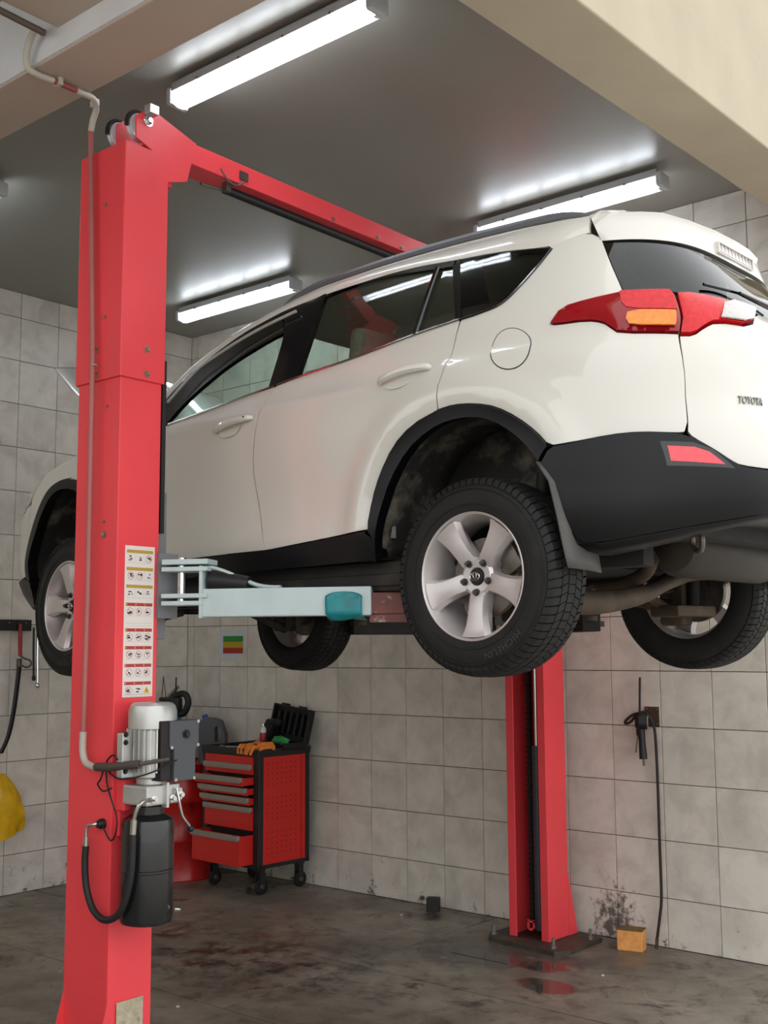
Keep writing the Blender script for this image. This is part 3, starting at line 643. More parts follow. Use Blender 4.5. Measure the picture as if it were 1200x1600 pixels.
bump_h = [(.7281, .6629)] + bump_top[1:] + [(2, .550)]; bump_l = [(2, .44)] + bump_bot[::-1] + [(.7000, .6050)]
ol = bump_h + [(4 - q, z) for q, z in bump_h[::-1][1:]] + [(4 - q, z) for q, z in bump_l[::-1][:-1]] + bump_l
rb = panel('rear_bumper', ol, M_CLAD, car, off=.014, rim=.07, cr=0, smooth_it=1)
for s in (1, -1):
    rr_ = panel('reflector', refl, M_REFL, rb, off=.017, gap=.002, rim=.01, side=s, cr=0, step=.03, smooth_it=1)
    panel('reflector_bezel', [(1.055, .648), (1.205, .637), (1.31, .553), (1.07, .565)], M_GLOSSB, rb, off=.0152, gap=0, rim=.004, side=s, cr=0, step=.03)
# bumper lower lip rolls under towards the floor pan
lip = [(.80, .365), (.8241, .3266), (.8925, .3232), (1.0184, .3412), (1.1782, .3664), (1.4971, .4165), (2, .44)]; lip = lip + [(4 - q, z) for q, z in lip[::-1][1:]]
b = MB(); rows_ = []
for q, z in lip:
    p = S(q, z) + SN(q, z) * .012; n_ = SN(q, z); hin = Vector((n_.x, n_.y, 0)).normalized()
    rows_.append([p, p - hin * .05 + Vector((0, 0, -.022)), p - hin * .15 + Vector((0, 0, -.030)), p - hin * .32 + Vector((0, 0, -.0))])
vs_ = [CV(*p) for r_ in rows_ for p in r_]; b.add(vs_, [(i * 4 + j, (i + 1) * 4 + j, (i + 1) * 4 + j + 1, i * 4 + j + 1) for i in range(len(lip) - 1) for j in range(3)]); bl(b, 'bumper_underside', M_CLAD, rb, smooth=60, solid=.004)
# spoiler
trail = [(0, 3.297, 1.545), (.15, 3.283, 1.552), (.30, 3.25, 1.560), (.41, 3.20, 1.572), (.475, 3.135, 1.575), (.53, 3.055, 1.574)]
def spo(u, w):
    y = (-1 + 2 * u) * 1.04; sg = 1 if y >= 0 else -1
    if abs(y) > 1.0:
        a_ = Vector(S(1.066, 1.47)) * (1 - w) + Vector((2.987, .560, 1.583)) * w; return CV(a_.x, sg * a_.y, a_.z)
    ay = abs(y) * .53
    ys_ = [t[0] for t in trail]; tx = float(np.interp(ay, ys_, [t[1] for t in trail])); tz = float(np.interp(ay, ys_, [t[2] for t in trail]))
    qg = 2 - .93 * abs(y); g = S(qg, 1.452 + .01 * abs(y)) ; gx, gy, gz = g.x + .006, abs(g.y), g.z
    fy = ay * (.55 / .53); fx = 2.985 - .0 * ay; fz = 1.636 - .053 * (ay / .53) ** 2.2
    keys = [((gx - .06), gy * .98, gz + .01), (gx, gy, gz), (gx + (tx - gx) * .45, ay * .5 + gy * .5, gz * .5 + tz * .5 - .006), (tx, ay, tz - .012), (tx + .004, ay, tz + .006), (tx - .04, ay * .995, tz + .016), ((fx + tx) / 2, (fy + ay) / 2, (fz + tz) / 2 + .020), (fx, fy, fz)]
    k = w * (len(keys) - 1); i = min(int(k), len(keys) - 2); t = k - i
    return CV(*[a + (c - a) * t for a, c in zip(keys[i], keys[i + 1])][:1], sg * (keys[i][1] + (keys[i + 1][1] - keys[i][1]) * t), keys[i][2] + (keys[i + 1][2] - keys[i][2]) * t)
b = MB(); b.grid(spo, 52, 14); sp = bl(b, 'spoiler', M_PAINT, tg, smooth=40)
b = MB(); b.box((3.293, 0, 1.490), (.010, .28, .034), R=Matrix.Rotation(math.radians(-8), 3, 'Y'), bev=.004)
for k in range(9): b.box((3.297, -.12 + k * .030, 1.490), (.006, .006, .028))
bl(b, 'high_brake_light', mat('brake_light_lens', 'bdb6ae', .2, coat=1), tg)
b = MB(); b.box((3.290, 0, 1.469), (.022, .30, .005), bev=.002); b.box((3.292, 0, 1.510), (.022, .30, .005), bev=.002); b.box((3.291, .147, 1.490), (.022, .008, .044), bev=.002); b.box((3.291, -.147, 1.490), (.022, .008, .044), bev=.002); bl(b, 'brake_light_bezel', M_PAINT, tg)
# rear wiper
b = MB(); w0 = S(1.99, 1.19) + Vector((.02, 0, 0)); w1 = S(1.62, 1.275) + Vector((.022, 0, 0)); w2 = S(1.45, 1.205) + Vector((.03, 0, 0))
b.tube([CV(*w0), CV(*(S(1.8, 1.20) + Vector((.035, 0, 0)))), CV(*(S(1.58, 1.225) + Vector((.03, 0, 0))))], [.016, .011, .007], 8); b.tube([CV(*(S(q, z) + Vector((.018, 0, 0)))) for q, z in ((1.86, 1.215), (1.6, 1.235), (1.40, 1.245))], .006, 6); bl(b, 'wiper_arm', M_GLOSSB, tg)
# lettering on the gate
tv, tf = text_mesh('TOYOTA', 1., .015); ux = max(v[0] for v in tv); uy = max(v[1] for v in tv)
b = MB(); bq = [(1.4131, .8111), (1.5518, .8167), (1.5352, .7848), (1.3998, .7805)]
vs_ = []
for x, y, z in tv:
    a_ = (x / ux + 1) / 2; c_ = (y / uy + 1) / 2; q = (bq[3][0] * (1 - a_) + bq[2][0] * a_) * (1 - c_) + (bq[0][0] * (1 - a_) + bq[1][0] * a_) * c_; zz = (bq[3][1] * (1 - a_) + bq[2][1] * a_) * (1 - c_) + (bq[0][1] * (1 - a_) + bq[1][1] * a_) * c_
    p = S(q, zz) + SN(q, zz) * (crease(q, zz) + .003 + (.003 if z > 0 else -.003)); vs_.append(CV(*p))
b.add(vs_, tf); bl(b, 'badge_lettering', mat('badge_chrome', '8d8c88', .25, metal=1), tg, smooth=None)

# roof, windscreen
def roof(u, w):
    P = resample(T_[5:], 40); p = P[min(39, int(round(u * 39)))]; y = 1 - 2 * w; return CV(p.x - .06 * (1 - y * y) * (1 - u) , p.y * y, p.z + .052 * (1 - y * y) * (1 - .35 * u))
RP = resample(T_[5:], 40)
b = MB(); b.grid(lambda u, w: CV(RP[round(u * 39)].x - .16 * (1 - (1 - 2 * w) ** 2) * (1 - u) ** 2, RP[round(u * 39)].y * (1 - 2 * w), RP[round(u * 39)].z + (.050 + .010 * (1 - u)) * (1 - abs(1 - 2 * w) ** 2.4)), 39, 20); bl(b, 'roof', M_PAINT, car, smooth=60, solid=.006)
b = MB(); b.grid(lambda u, w: CV(RP[round(u * 39)].x - .16 * (1 - (1 - 2 * w) ** 2) * (1 - u) ** 2, RP[round(u * 39)].y * (1 - 2 * w) * .99, RP[round(u * 39)].z - .02 + (.045) * (1 - abs(1 - 2 * w) ** 2.4)), 39, 12); bl(b, 'headliner', M_HEADL, car, smooth=60, solid=.006)
WP = resample(T_[:6], 16)
b = MB(); b.grid(lambda u, w: CV(WP[round(u * 15)].x - (.16 + .26 * (1 - u)) * (1 - (1 - 2 * w) ** 2), WP[round(u * 15)].y * (1 - 2 * w), WP[round(u * 15)].z + .01 * (1 - (1 - 2 * w) ** 2) + (.06 * u - .03 * (1 - u)) * (1 - (1 - 2 * w) ** 2)), 15, 20); bl(b, 'windscreen', G_WIND, car, smooth=60)

# nose
fb = [(-2, .70), (-1.36, .722), (-1.02, .722), (-.915, .770), (-.903, .757), (q_of(-.533, .60), .60), (q_of(-.538, .37), .37), (-1.0, .36), (-1.3, .34), (-2, .34)]
fl_ = fb + [(-4 - q, z) for q, z in fb[::-1] if abs(q + 2) > 1e-6]
fbp = panel('front_bumper', fl_, M_PAINT, car, up=0, cr=0)
lw = [(-2, .338), (-1.3, .338), (-1.0, .358), (q_of(-.535, .362), .362), (q_of(-.46, .34), .34), (q_of(-.47, .26), .26), (-1.0, .20), (-2, .19)]
panel('bumper_lip', lw + [(-4 - q, z) for q, z in lw[::-1] if abs(q + 2) > 1e-6], M_CLAD, fbp, up=0, off=.014, rim=.08, cr=0)
gr = [(-2, .80), (-1.37, .775), (-1.37, .70), (-2, .705)]
panel('grille', gr + [(-4 - q, z) for q, z in gr[::-1] if abs(q + 2) > 1e-6], M_GLOSSB, fbp, up=0, rim=.05, cr=0)
# engine bay floor, scuttle and engine cover under the raised hood
b = MB(); b.box((-.28, 0, .80), (.98, 1.36, .02)); b.box((.30, 0, .93), (.10, 1.40, .18)); b.box((-.30, .05, .87), (.52, .62, .12), bev=.03); b.box((-.2, -.5, .88), (.25, .22, .14), bev=.02); bl(b, 'engine_bay', M_UNDER, car)
def hood(u, w):
    y = (1 - 2 * w); ln = 1.02 * u; wid = .735 - .115 * u ** 2.2; drop = .04 * u ** 3 + .03 * y * y
    x0, z0 = -ln * math.cos(math.radians(36.5)), ln * math.sin(math.radians(36.5))
    nx, nz = -math.sin(math.radians(36.5)), -math.cos(math.radians(36.5))
    return CV(.22 + x0 + nx * drop - .08 * (1 - y * y) * (u - .2), wid * y, 1.055 + z0 + nz * drop + (.045 * (1 - y * y)))
b = MB(); b.grid(hood, 36, 18); hd = bl(b, 'hood', M_PAINT, car, smooth=60, solid=.018)
def hood_in(u, w):
    p = Vector(hood(.03 + .95 * u, .015 + .97 * w)); return p + Vector((.012, 0, -.022))
b = MB(); b.grid(hood_in, 10, 10); bl(b, 'hood_frame', mat('hood_inner_white', hexc('e6e4de'), .55), hd, smooth=60, solid=.01)
b = MB(); b.cyl(CV(-.55, -.55, .92), CV(-.45, -.40, 1.46), .006, 6); bl(b, 'prop_rod', M_STEEL, hd)

# cabin
for s in (1, -1):
    b = MB(); b.box(CV(1.28, .38, .55, s), (.52, .50, .18), bev=.06); b.box(CV(1.58, .38, .92, s), (.16, .48, .66), R=Matrix.Rotation(math.radians(14), 3, 'Y'), bev=.06); b.box(CV(1.70, .38, 1.33, s), (.09, .26, .18), R=Matrix.Rotation(math.radians(8), 3, 'Y'), bev=.04); b.cyl(CV(1.67, .32, 1.2, s), CV(1.69, .32, 1.28, s), .007); b.cyl(CV(1.67, .44, 1.2, s), CV(1.69, .44, 1.28, s), .007); bl(b, 'front_seat', M_CABIN, car)
b = MB(); b.box((2.25, 0, .58), (.5, 1.06, .2), bev=.06); b.box((2.56, 0, .93), (.15, 1.06, .64), R=Matrix.Rotation(math.radians(16), 3, 'Y'), bev=.06)
for y in (-.42, 0, .42): b.box((2.68, y, 1.27), (.08, .24, .13), bev=.035)
bl(b, 'rear_seat', M_CABIN, car)
b = MB(); b.box((.52, 0, .93), (.42, 1.42, .20), bev=.07); bl(b, 'dashboard', M_CABIND, car)
b = MB(); b.lathe([(.185 + .014 * math.cos(t), .014 * math.sin(t)) for t in [2 * PI * k / 8 for k in range(8)]], CV(.84, .38, 1.0), (1, 0, .42), 28, closed=True); b.cyl(CV(.84, .38, 1.0), CV(.66, .38, .93), .03); b.box(CV(.84, .38, 1.0), (.03, .34, .04)); bl(b, 'steering_wheel', M_CABIND, car)
b = MB(); b.box((1.6, 0, .30), (2.4, 1.50, .04)); b.box((2.95, 0, .60), (.6, 1.1, .03)); bl(b, 'cabin_floor', M_CABIND, car)
for s in (1, -1):
    b = MB(); b.box(CV(1.35, .80, .70, s), (1.7, .02, .60)); bl(b, 'door_lining', M_CABIN, car)
    b = MB(); b.box(CV(3.0, .66, .97, s), (.60, .02, .26)); bl(b, 'boot_lining', M_CABIND, car)

# underside
b = MB(); b.box((1.35, 0, .235), (1.9, 1.66, .05), bev=.015); b.box((-.18, 0, .27), (1.10, .84, .05)); b.box((2.55, 0, .34), (.60, .78, .05)); b.box((3.06, 0, .38), (.58, 1.10, .06)); b.box((3.28, 0, .43), (.3, 1.10, .05))
for s in (1, -1):
    b.box(CV(1.38, .775, .25, s), (1.72, .07, .12), bev=.02); b.box(CV(1.3, .45, .205, s), (2.6, .09, .06), bev=.015); b.box(CV(2.84, .47, .30, s), (.6, .08, .09), bev=.015)
b.box((1.2, 0, .19), (2.3, .30, .04), bev=.01)
bl(b, 'floor_pan', M_UNDER, car)
b = MB(); b.lathe([(.02, -.40), (.09, -.38), (.11, -.33), (.11, .33), (.09, .38), (.02, .40)], (3.13, .10, .335), (0, 1, 0), 22); bl(b, 'muffler', mat('muffler_dull', '36312a', .6, metal=.4, var=.3, vscale=8), car)
b = MB(); b.tube(catmull([CV(2.86, .62, .135), CV(2.90, .42, .135), CV(2.93, .16, .17), CV(2.93, -.06, .235), CV(2.90, -.30, .285), CV(2.86, -.62, .31)], 8), [.030 + .018 * abs(math.cos(PI * i / 40)) for i in range(41)], 12); bl(b, 'rear_suspension_beam', M_RUSTY, car)
b = MB(); b.tube(catmull([CV(2.3, .12, .22), CV(2.75, .14, .21), CV(2.95, .2, .24), CV(3.06, .3, .30)], 6), .028, 12); b.tube(catmull([CV(.2, 0, .2), CV(1.2, .05, .17), CV(2.3, .12, .22)], 6), .028, 10); bl(b, 'exhaust_pipe', M_RUSTY, car)
b = MB(); b.lathe([(.038 + .010 * math.cos(t), .010 * math.sin(t)) for t in [2 * PI * k / 8 for k in range(8)]], CV(3.33, .47, .335), (.6, .8, .1), 20, closed=True); b.box(CV(3.32, .47, .385), (.03, .03, .06)); bl(b, 'tow_loop', M_STEEL, car)
for s in (1, -1):
    # rear corner suspension
    b = MB(); b.box(CV(2.66, .60, .17, s), (.12, .10, .22), bev=.02); b.tube([CV(2.66, .60, .10, s), CV(2.72, .20, .20, s)], .022, 8); b.tube([CV(2.62, .60, .28, s), CV(2.55, .22, .34, s)], .02, 8); b.tube([CV(2.66, .58, .14, s), CV(2.05, .62, .26, s)], .03, 8); b.box(CV(2.76, .48, .12, s), (.16, .26, .05), bev=.015, rz=.2 * s); bl(b, 'suspension_arm', M_RUSTY, car)
    b = MB(); b.cyl(CV(2.74, .61, .14, s), CV(2.78, .60, .62, s), .026, 12); hx = [CV(2.66 + .055 * math.cos(t), .46 + .055 * math.sin(t), .16 + .30 * t / (2 * PI * 6), s) for t in [2 * PI * k / 14 for k in range(14 * 6)]]; b.tube(hx, .008, 6); bl(b, 'spring_damper', M_UNDER, car)
    b = MB(); b.cyl(CV(0, .60, .16, s), CV(.03, .56, .70, s), .03, 12); hx = [CV(.015 + .07 * math.cos(t), .57 + .07 * math.sin(t), .40 + .30 * t / (2 * PI * 5), s) for t in [2 * PI * k / 14 for k in range(14 * 5)]]; b.tube(hx, .008, 6); b.box(CV(0, .62, .17, s), (.12, .09, .2), bev=.02); b.tube([CV(.02, .60, .08, s), CV(.12, .25, .17, s)], .025, 8); b.tube([CV(.02, .62, .12, s), CV(.16, .22, .22, s)], .014, 8); bl(b, 'front_strut', M_UNDER, car)
    # wheel wells
    for nm, ai, dep in (('rear_wheel_well', [S(q, z) for q, z in arch_i], .56), ('front_wheel_well', [S(q, z) for q, z in arch_fi], .50)):
        P_ = resample(catmull(ai, 4), 26); b = MB(); vs_ = []
        cx_ = sum(p.x for p in P_) / len(P_)
        for t in (0., .25, .5, .75, 1.):
            for p in P_: ex_ = Vector((p.x - cx_, 0, p.z - .40)).normalized() * .016; vs_.append(CV(p.x + ex_.x, (p.y - .028) * (1 - t) + dep * t, p.z + ex_.z + .02 * math.sin(PI * t), s))
        n = len(P_); fs_ = [(i * n + k, i * n + k + 1, (i + 1) * n + k + 1, (i + 1) * n + k) for i in range(4) for k in range(n - 1)]
        b.add(vs_, fs_); b.add([CV(p.x + .016 * (1 if p.x > cx_ else -1), dep, p.z + .016, s) for p in P_] + [CV(cx_, dep, .30, s)], [(k, k + 1, n) for k in range(n - 1)]); bl(b, nm, M_LINER, car, smooth=60, solid=.004)
    # mud flap
    fl = [(2.945, .885, .61), (2.995, .885, .54), (3.03, .885, .40), (3.045, .88, .31), (3.06, .875, .235)]; fr = [(2.955, .70, .60), (3.005, .69, .52), (3.035, .68, .42), (3.05, .68, .33), (3.068, .68, .225)]
    b = MB(); A1 = resample(fl, 10); A2 = resample(fr, 10); b.grid(lambda u, w: CV(*A1[round(u * 9)].lerp(A2[round(u * 9)], w) + Vector((.012 * math.sin(PI * w), 0, 0)), s), 9, 4); mf = bl(b, 'mud_flap', mat('mud_flap_rubber', '4a4845', .6, var=.2), car, smooth=60, solid=.006)
    b = MB(); b.lathe([(.0001, .006), (.007, .006), (.010, 0)], CV(3.052, .76, .33, s), (1, 0, 0), 10); bl(b, 'flap_bolt', M_STEEL, mf)

# wheels: local axis Y, outer face towards -Y
def make_wheel(dusty=False):
    P = {}
    b = MB(); prof = [(.225, -.098), (.232, -.108), (.246, -.112), (.275, -.1165), (.305, -.114), (.330, -.106), (.344, -.097), (.352, -.082), (.3545, -.05), (.3555, 0), (.3545, .05), (.352, .082), (.344, .097), (.330, .106), (.300, .115), (.265, .1145), (.240, .110), (.225, .10)]
    b.lathe(prof + [(.222, .09), (.222, -.09)], (0, 0, 0), (0, 1, 0), 72, closed=True)
    nb = 70
    for i in range(nb):
        t = 2 * PI * i / nb
        for row, (y0, y1, dt, r0, r1) in enumerate(((-.110, -.062, 0., .348, .3615), (-.057, -.024, .5, .3545, .3625), (-.019, .019, .25, .3555, .3635), (.024, .057, .5, .3545, .3625), (.062, .110, 0., .348, .3615))):
            tt = t + dt * 2 * PI / nb; w = 2 * PI / nb * (.40 if row in (0, 4) else .44); sk = .012 * (-1 if row < 2 else 1 if row > 2 else 0)
            def pt(a, y, r): return (r * math.sin(a), y, r * math.cos(a))
            if row in (0, 4):
                yo, yi = (y0, y1) if row == 0 else (y1, y0); ym = yo + (yi - yo) * .35
                ro = [(yo, .336), (yo + (yi - yo) * .12, .3475), (ym, .3575), (yi, .3625)]; ri = [(yo + (yi - yo) * .06, .330), (yo + (yi - yo) * .2, .342), (ym, .348), (yi, .350)]
                vs_ = []
                for k, (y, r) in enumerate(ro): vs_ += [pt(tt - w + sk * k, y, r), pt(tt + w + sk * k, y, r)]
                for k, (y, r) in enumerate(ri): vs_ += [pt(tt - w + sk * k, y, r), pt(tt + w + sk * k, y, r)]
                fs_ = []
                for k in range(3): fs_ += [(2 * k, 2 * k + 1, 2 * k + 3, 2 * k + 2), (2 * k, 2 * k + 2, 8 + 2 * k + 2, 8 + 2 * k), (2 * k + 1, 8 + 2 * k + 1, 8 + 2 * k + 3, 2 * k + 3)]
                fs_ += [(0, 8, 9, 1), (6, 7, 15, 14)]
            else:
                vs_ = [pt(tt - w + sk * 0, y0, r0), pt(tt + w, y0, r0), pt(tt + w + sk * 3, y1, r0), pt(tt - w + sk * 3, y1, r0), pt(tt - w, y0, r1), pt(tt + w, y0, r1), pt(tt + w + sk * 3, y1, r1), pt(tt - w + sk * 3, y1, r1)]
                fs_ = [(4, 5, 6, 7), (0, 1, 5, 4), (1, 2, 6, 5), (2, 3, 7, 6), (3, 0, 4, 7)]
            b.add(vs_, fs_)
    for rr in (.262, .318): b.lathe([(rr - .002, -.1165 if rr < .3 else -.1135), (rr, -.1175 if rr < .3 else -.1145), (rr + .002, -.1165 if rr < .3 else -.1130), (rr, -.11)], (0, 0, 0), (0, 1, 0), 72, closed=True)
    P['tire'] = b
    b = MB()
    # lip and barrel
    b.lathe([(.2365, -.100), (.2365, -.107), (.232, -.110), (.226, -.107), (.222, -.098), (.216, -.078), (.206, -.055), (.200, -.02), (.205, .06), (.226, .098), (.234, .104), (.234, .098), (.22, .09), (.21, .06), (.206, -.02), (.212, -.055), (.226, -.09)], (0, 0, 0), (0, 1, 0), 60, closed=True)
    # five broad spokes
    for k in range(5):
        a = PI + 2 * PI * k / 5        # first spoke straight down
        secs = []
        for r, hw, y, th in ((.045, .036, -.070, .05), (.075, .038, -.078, .05), (.11, .036, -.086, .045), (.15, .039, -.091, .04), (.185, .046, -.094, .035), (.205, .053, -.098, .03), (.221, .060, -.103, .02)):
            rim_w = min(hw, r * math.sin(math.radians(35)))
            def P3(u, yy): # u sideways, radial r (arc)
                ang = a + u / max(r, .06); return (r * math.sin(ang), yy, r * math.cos(ang))
            secs.append([P3(-rim_w * 1.12, y + .026), P3(-rim_w * .86, y + .003), P3(-rim_w * .45, y), P3(rim_w * .45, y), P3(rim_w * .86, y + .003), P3(rim_w * 1.12, y + .026), P3(rim_w * .9, y + th + .02), P3(-rim_w * .9, y + th + .02)])
        n = 8; vs_ = [p for sc in secs for p in sc]; fs_ = [(i * n + j, i * n + (j + 1) % n, (i + 1) * n + (j + 1) % n, (i + 1) * n + j) for i in range(len(secs) - 1) for j in range(n)]; fs_ += [tuple(range(n)), tuple((len(secs) - 1) * n + j for j in range(n))[::-1]]
        b.add(vs_, fs_)
    b.lathe([(.0001, -.066), (.030, -.066), (.034, -.072), (.060, -.074), (.072, -.066), (.076, -.03), (.07, .0), (.0001, .0)], (0, 0, 0), (0, 1, 0), 40)
    P['rim'] = b
    b = MB(); b.lathe([(.0001, -.084), (.022, -.083), (.028, -.080), (.030, -.072), (.030, -.06)], (0, 0, 0), (0, 1, 0), 28); P['cap'] = b
    b = MB()
    def ell(cx, cz, rx, rz, r=.0016): b.tube([(cx + rx * math.cos(t), -.0855, cz + rz * math.sin(t)) for t in [2 * PI * k / 24 for k in range(24)]], r, 6, closed=True)
    ell(0, 0, .021, .0145, .0022); ell(0, .003, .0075, .0115); ell(0, .0075, .0145, .0062)
    P['logo'] = b
    b = MB(); b.lathe([(.0001, -.004), (.0135, -.004), (.0135, .02)], (0, 0, 0), (0, 1, 0), 16); b.lathe([(.0001, -.018), (.0075, -.018), (.0095, -.012), (.0095, 0)], (0, 0, 0), (0, 1, 0), 6); P['nut'] = b
    b = MB(); b.lathe([(.06, -.02), (.145, -.02), (.145, .005), (.06, .005)], (0, 0, 0), (0, 1, 0), 48, closed=True); b.lathe([(.0001, -.03), (.07, -.03), (.085, .0), (.085, .05), (.0001, .05)], (0, 0, 0), (0, 1, 0), 32); P['disc'] = b
    b = MB(); b.box((.115, .0, .075), (.08, .09, .14), bev=.02, R=Matrix.Rotation(-.55, 3, 'Y')); P['caliper'] = b
    tv_, tf_ = text_mesh('MICHELIN', .036, .0012, 1.15); b = MB(); vs_ = []
    for x, y, z in tv_:
        r = .293 + y; ang = 2.62 + x / .293; vs_.append((r * math.sin(ang) * 1, -.1168 - (.0012 if z > 0 else 0), r * math.cos(ang)))
    b.add(vs_, tf_); P['text'] = b
    return P
WPARTS = make_wheel()
M_TEXT = mat('tire_lettering', '35332f', .6)
M_NUT = mat('lug_nut_steel', '5a5552', .4, metal=.9)
_wm = {}
def place_wheel(x, y, z, side, spin=0., steer=0.):
    def get(k, nm, m, sm=30):
        if k not in _wm:
            o = WPARTS[k].build(nm, m, None, smooth=sm); _wm[k] = o; return o
        o = bpy.data.objects.new(nm, _wm[k].data); COL.objects.link(o); return o
    w = get('rim', 'wheel', M_ALLOY, 32); w.parent = car; w.location = CV(x, y, z, side); w.rotation_mode = 'ZYX'
    w.rotation_euler = (0, spin, (0 if side == 1 else PI) + steer)
    for k, nm, m in (('tire', 'tire', M_RUBBER), ('cap', 'center_cap', M_CABIND), ('logo', 'cap_emblem', M_CHROME), ('disc', 'brake_disc', M_STEEL), ('caliper', 'brake_caliper', M_STEEL), ('text', 'tire_lettering', M_TEXT)):
        o = get(k, nm, m); par_local(o, w); o.rotation_euler = (0, -spin if k in ('caliper',) else 0, 0)
    for k in range(5):
        o = get('nut', 'lug_nut', M_NUT); par_local(o, w); a = PI + 2 * PI * k / 5; o.location = (.0575 * math.sin(a), -.076, .0575 * math.cos(a))
    return w
place_wheel(2.66, .79, .224, 1); place_wheel(2.66, .79, .224, -1, .5)
place_wheel(0, .79, .190, 1, .35, math.radians(-4)); place_wheel(0, .79, .190, -1, .9, math.radians(-4))
# ---------------------------------------------------------------- two-post lift
M_RED = mat('lift_red_paint', hexc('ec464d'), .42, var=.05, vscale=3, spec=.4, dirt='8f1d22', dscale=7, dthr=(.70, .80))
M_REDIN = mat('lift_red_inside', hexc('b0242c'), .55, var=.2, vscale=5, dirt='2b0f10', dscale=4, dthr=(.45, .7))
M_ARM = mat('pale_blue_arm_paint', hexc('b9c8c8'), .5, var=.06, vscale=8, dirt='5d5348', dscale=16, dthr=(.68, .74))
M_GREY = mat('grey_steel_paint', hexc('7b7c7f'), .5, var=.06)
M_BOLT = mat('zinc_bolt', hexc('b09a86'), .35, metal=.9)
M_BLK = mat('black_plastic', '141416', .5)
M_BLKG = mat('black_tank_enamel', '17181a', .28, coat=.3, var=.15, vscale=5)
M_HOSE = mat('hydraulic_hose', '1a1a1b', .6)
M_ALU = mat('cast_aluminium', hexc('c3c3bf'), .38, metal=.55, var=.08, vscale=14)
M_TEAL = mat('teal_cloth', hexc('197c82'), .35, var=.3, vscale=14)
M_PLATE = mat('dirty_base_plate', '4c4239', .6, metal=.3, var=.35, vscale=9)
lift = root('vehicle_lift', (3.655, -1.89, 0), 0, 'red two-post vehicle lift holding up the white car', 'vehicle lift')
XA, XB = 3.51, 3.80                 # both posts stand between these X
def channel(b, x0, x1, yb, yf, z0, z1, t=.008, lip=.055):
    """open C-section: back at yb, mouth at yf with returned lips"""
    s = 1 if yf > yb else -1
    ol = [(x0, yf), (x0 + lip, yf), (x0 + lip, yf - s * t), (x0 + t, yf - s * t), (x0 + t, yb + s * t), (x1 - t, yb + s * t), (x1 - t, yf - s * t), (x1 - lip, yf - s * t), (x1 - lip, yf), (x1, yf), (x1, yb), (x0, yb)]
    n = len(ol); vs_ = [(x, y, z0) for x, y in ol] + [(x, y, z1) for x, y in ol]
    b.add(vs_, [(i, (i + 1) % n, n + (i + 1) % n, n + i) for i in range(n)]); 
    for off_ in (0, n): b.add([vs_[off_ + i] for i in range(n)], [(0, 1, 2, 3), (0, 3, 4, 11), (11, 4, 5, 10), (5, 6, 9, 10), (6, 7, 8, 9)])
# near post (its back towards the camera bay)
YN, YNI = -3.588, -3.376
b = MB(); channel(b, XA, XB, YN, YNI, .03, 2.93); post_n = b.build('post', M_RED, lift, smooth=None, bevel=.004)
b = MB(); channel(b, XA - .011, XB + .011, YN - .011, YNI + .008, 2.885, 3.895, lip=.06); sl = b.build('post_extension', M_RED, lift, smooth=None, bevel=.004)
b = MB(); b.box(((XA + XB) / 2, -3.47, .012), (.46, .46, .024), bev=.004); b.build('base_plate', M_PLATE, post_n, smooth=None)
for xg in (XA, XB - .008):
    b = MB(); b.prism([(YN + .002, .024), (YN - .105, .024), (YN + .002, .41)], lambda a, c, t: (t, a, c), xg, xg + .008); b.build('gusset', M_RED, post_n, smooth=None)
b = MB(); b.box((XB + .0056, -3.484, .33), (.003, .128, .15), bev=.001); b.build('worn_label', mat('worn_label', hexc('b3a88f'), .7, var=.18, vscale=40, dirt='7d735f', dscale=30), post_n, smooth=None)
def bolt(p, axis, r, parent, m=M_BOLT, h=.012):
    b = MB(); b.lathe([(.0001, h), (r * .75, h), (r, h * .7), (r, 0)], p, axis, 6); b.lathe([(.0001, .003), (r * 1.5, .003), (r * 1.5, 0)], p, axis, 14); return b.build('bolt', m, parent, smooth=30)
for x, z, r in ((3.639, 3.019, .010), (3.643, 2.913, .010), (3.700, 3.151, .006), (3.686, 3.641, .006)): bolt((x, YN - .011, z), (0, -1, 0), r, sl)
for y, z in ((-3.466, 3.018), (-3.464, 2.914)): bolt((XB + .011, y, z), (1, 0, 0), .010, sl)
for x, z, r in ((3.714, 2.769, .005), (3.711, 2.289, .005), (3.713, 2.236, .011)): bolt((x, YN, z), (0, -1, 0), r, post_n)
# far post
YF, YFI = -.205, -.433
b = MB(); channel(b, XA + .025, XB + .018, YF, YFI, .03, 2.93); post_f = b.build('post', M_RED, lift, smooth=None, bevel=.004)
b = MB(); channel(b, XA + .014, XB + .029, YF + .011, YFI - .008, 2.885, 3.895, lip=.06); b.build('post_extension', M_RED, lift, smooth=None, bevel=.004)
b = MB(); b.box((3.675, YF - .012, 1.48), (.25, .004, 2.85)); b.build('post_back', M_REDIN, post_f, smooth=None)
b = MB(); b.prism([(YF + .0, .024), (YF + .10, .024), (YF + .0, .40)], lambda a, c, t: (t, a, c), XB + .010, XB + .018); b.build('gusset', M_RED, post_f, smooth=None)
b = MB(); b.prism([(3.45, -.53), (3.945, -.585), (4.0, -.49), (4.0, -.13), (3.93, -.09), (3.42, -.09), (3.40, -.45)], lambda a, c, t: (a, c, t), 0.0, .026); pl = b.build('base_plate', M_PLATE, post_f, smooth=None)
for x, y in ((3.44, -.46), (3.90, -.52), (3.96, -.20), (3.45, -.14)):
    b = MB(); b.cyl((x, y, .026), (x, y, .085), .010, 10); b.lathe([(.0001, .016), (.019, .016), (.019, 0)], (x, y, .026), (0, 0, 1), 6); b.build('anchor_bolt', mat('anchor_grey', '7d7a74', .5, metal=.6), post_f, smooth=30)
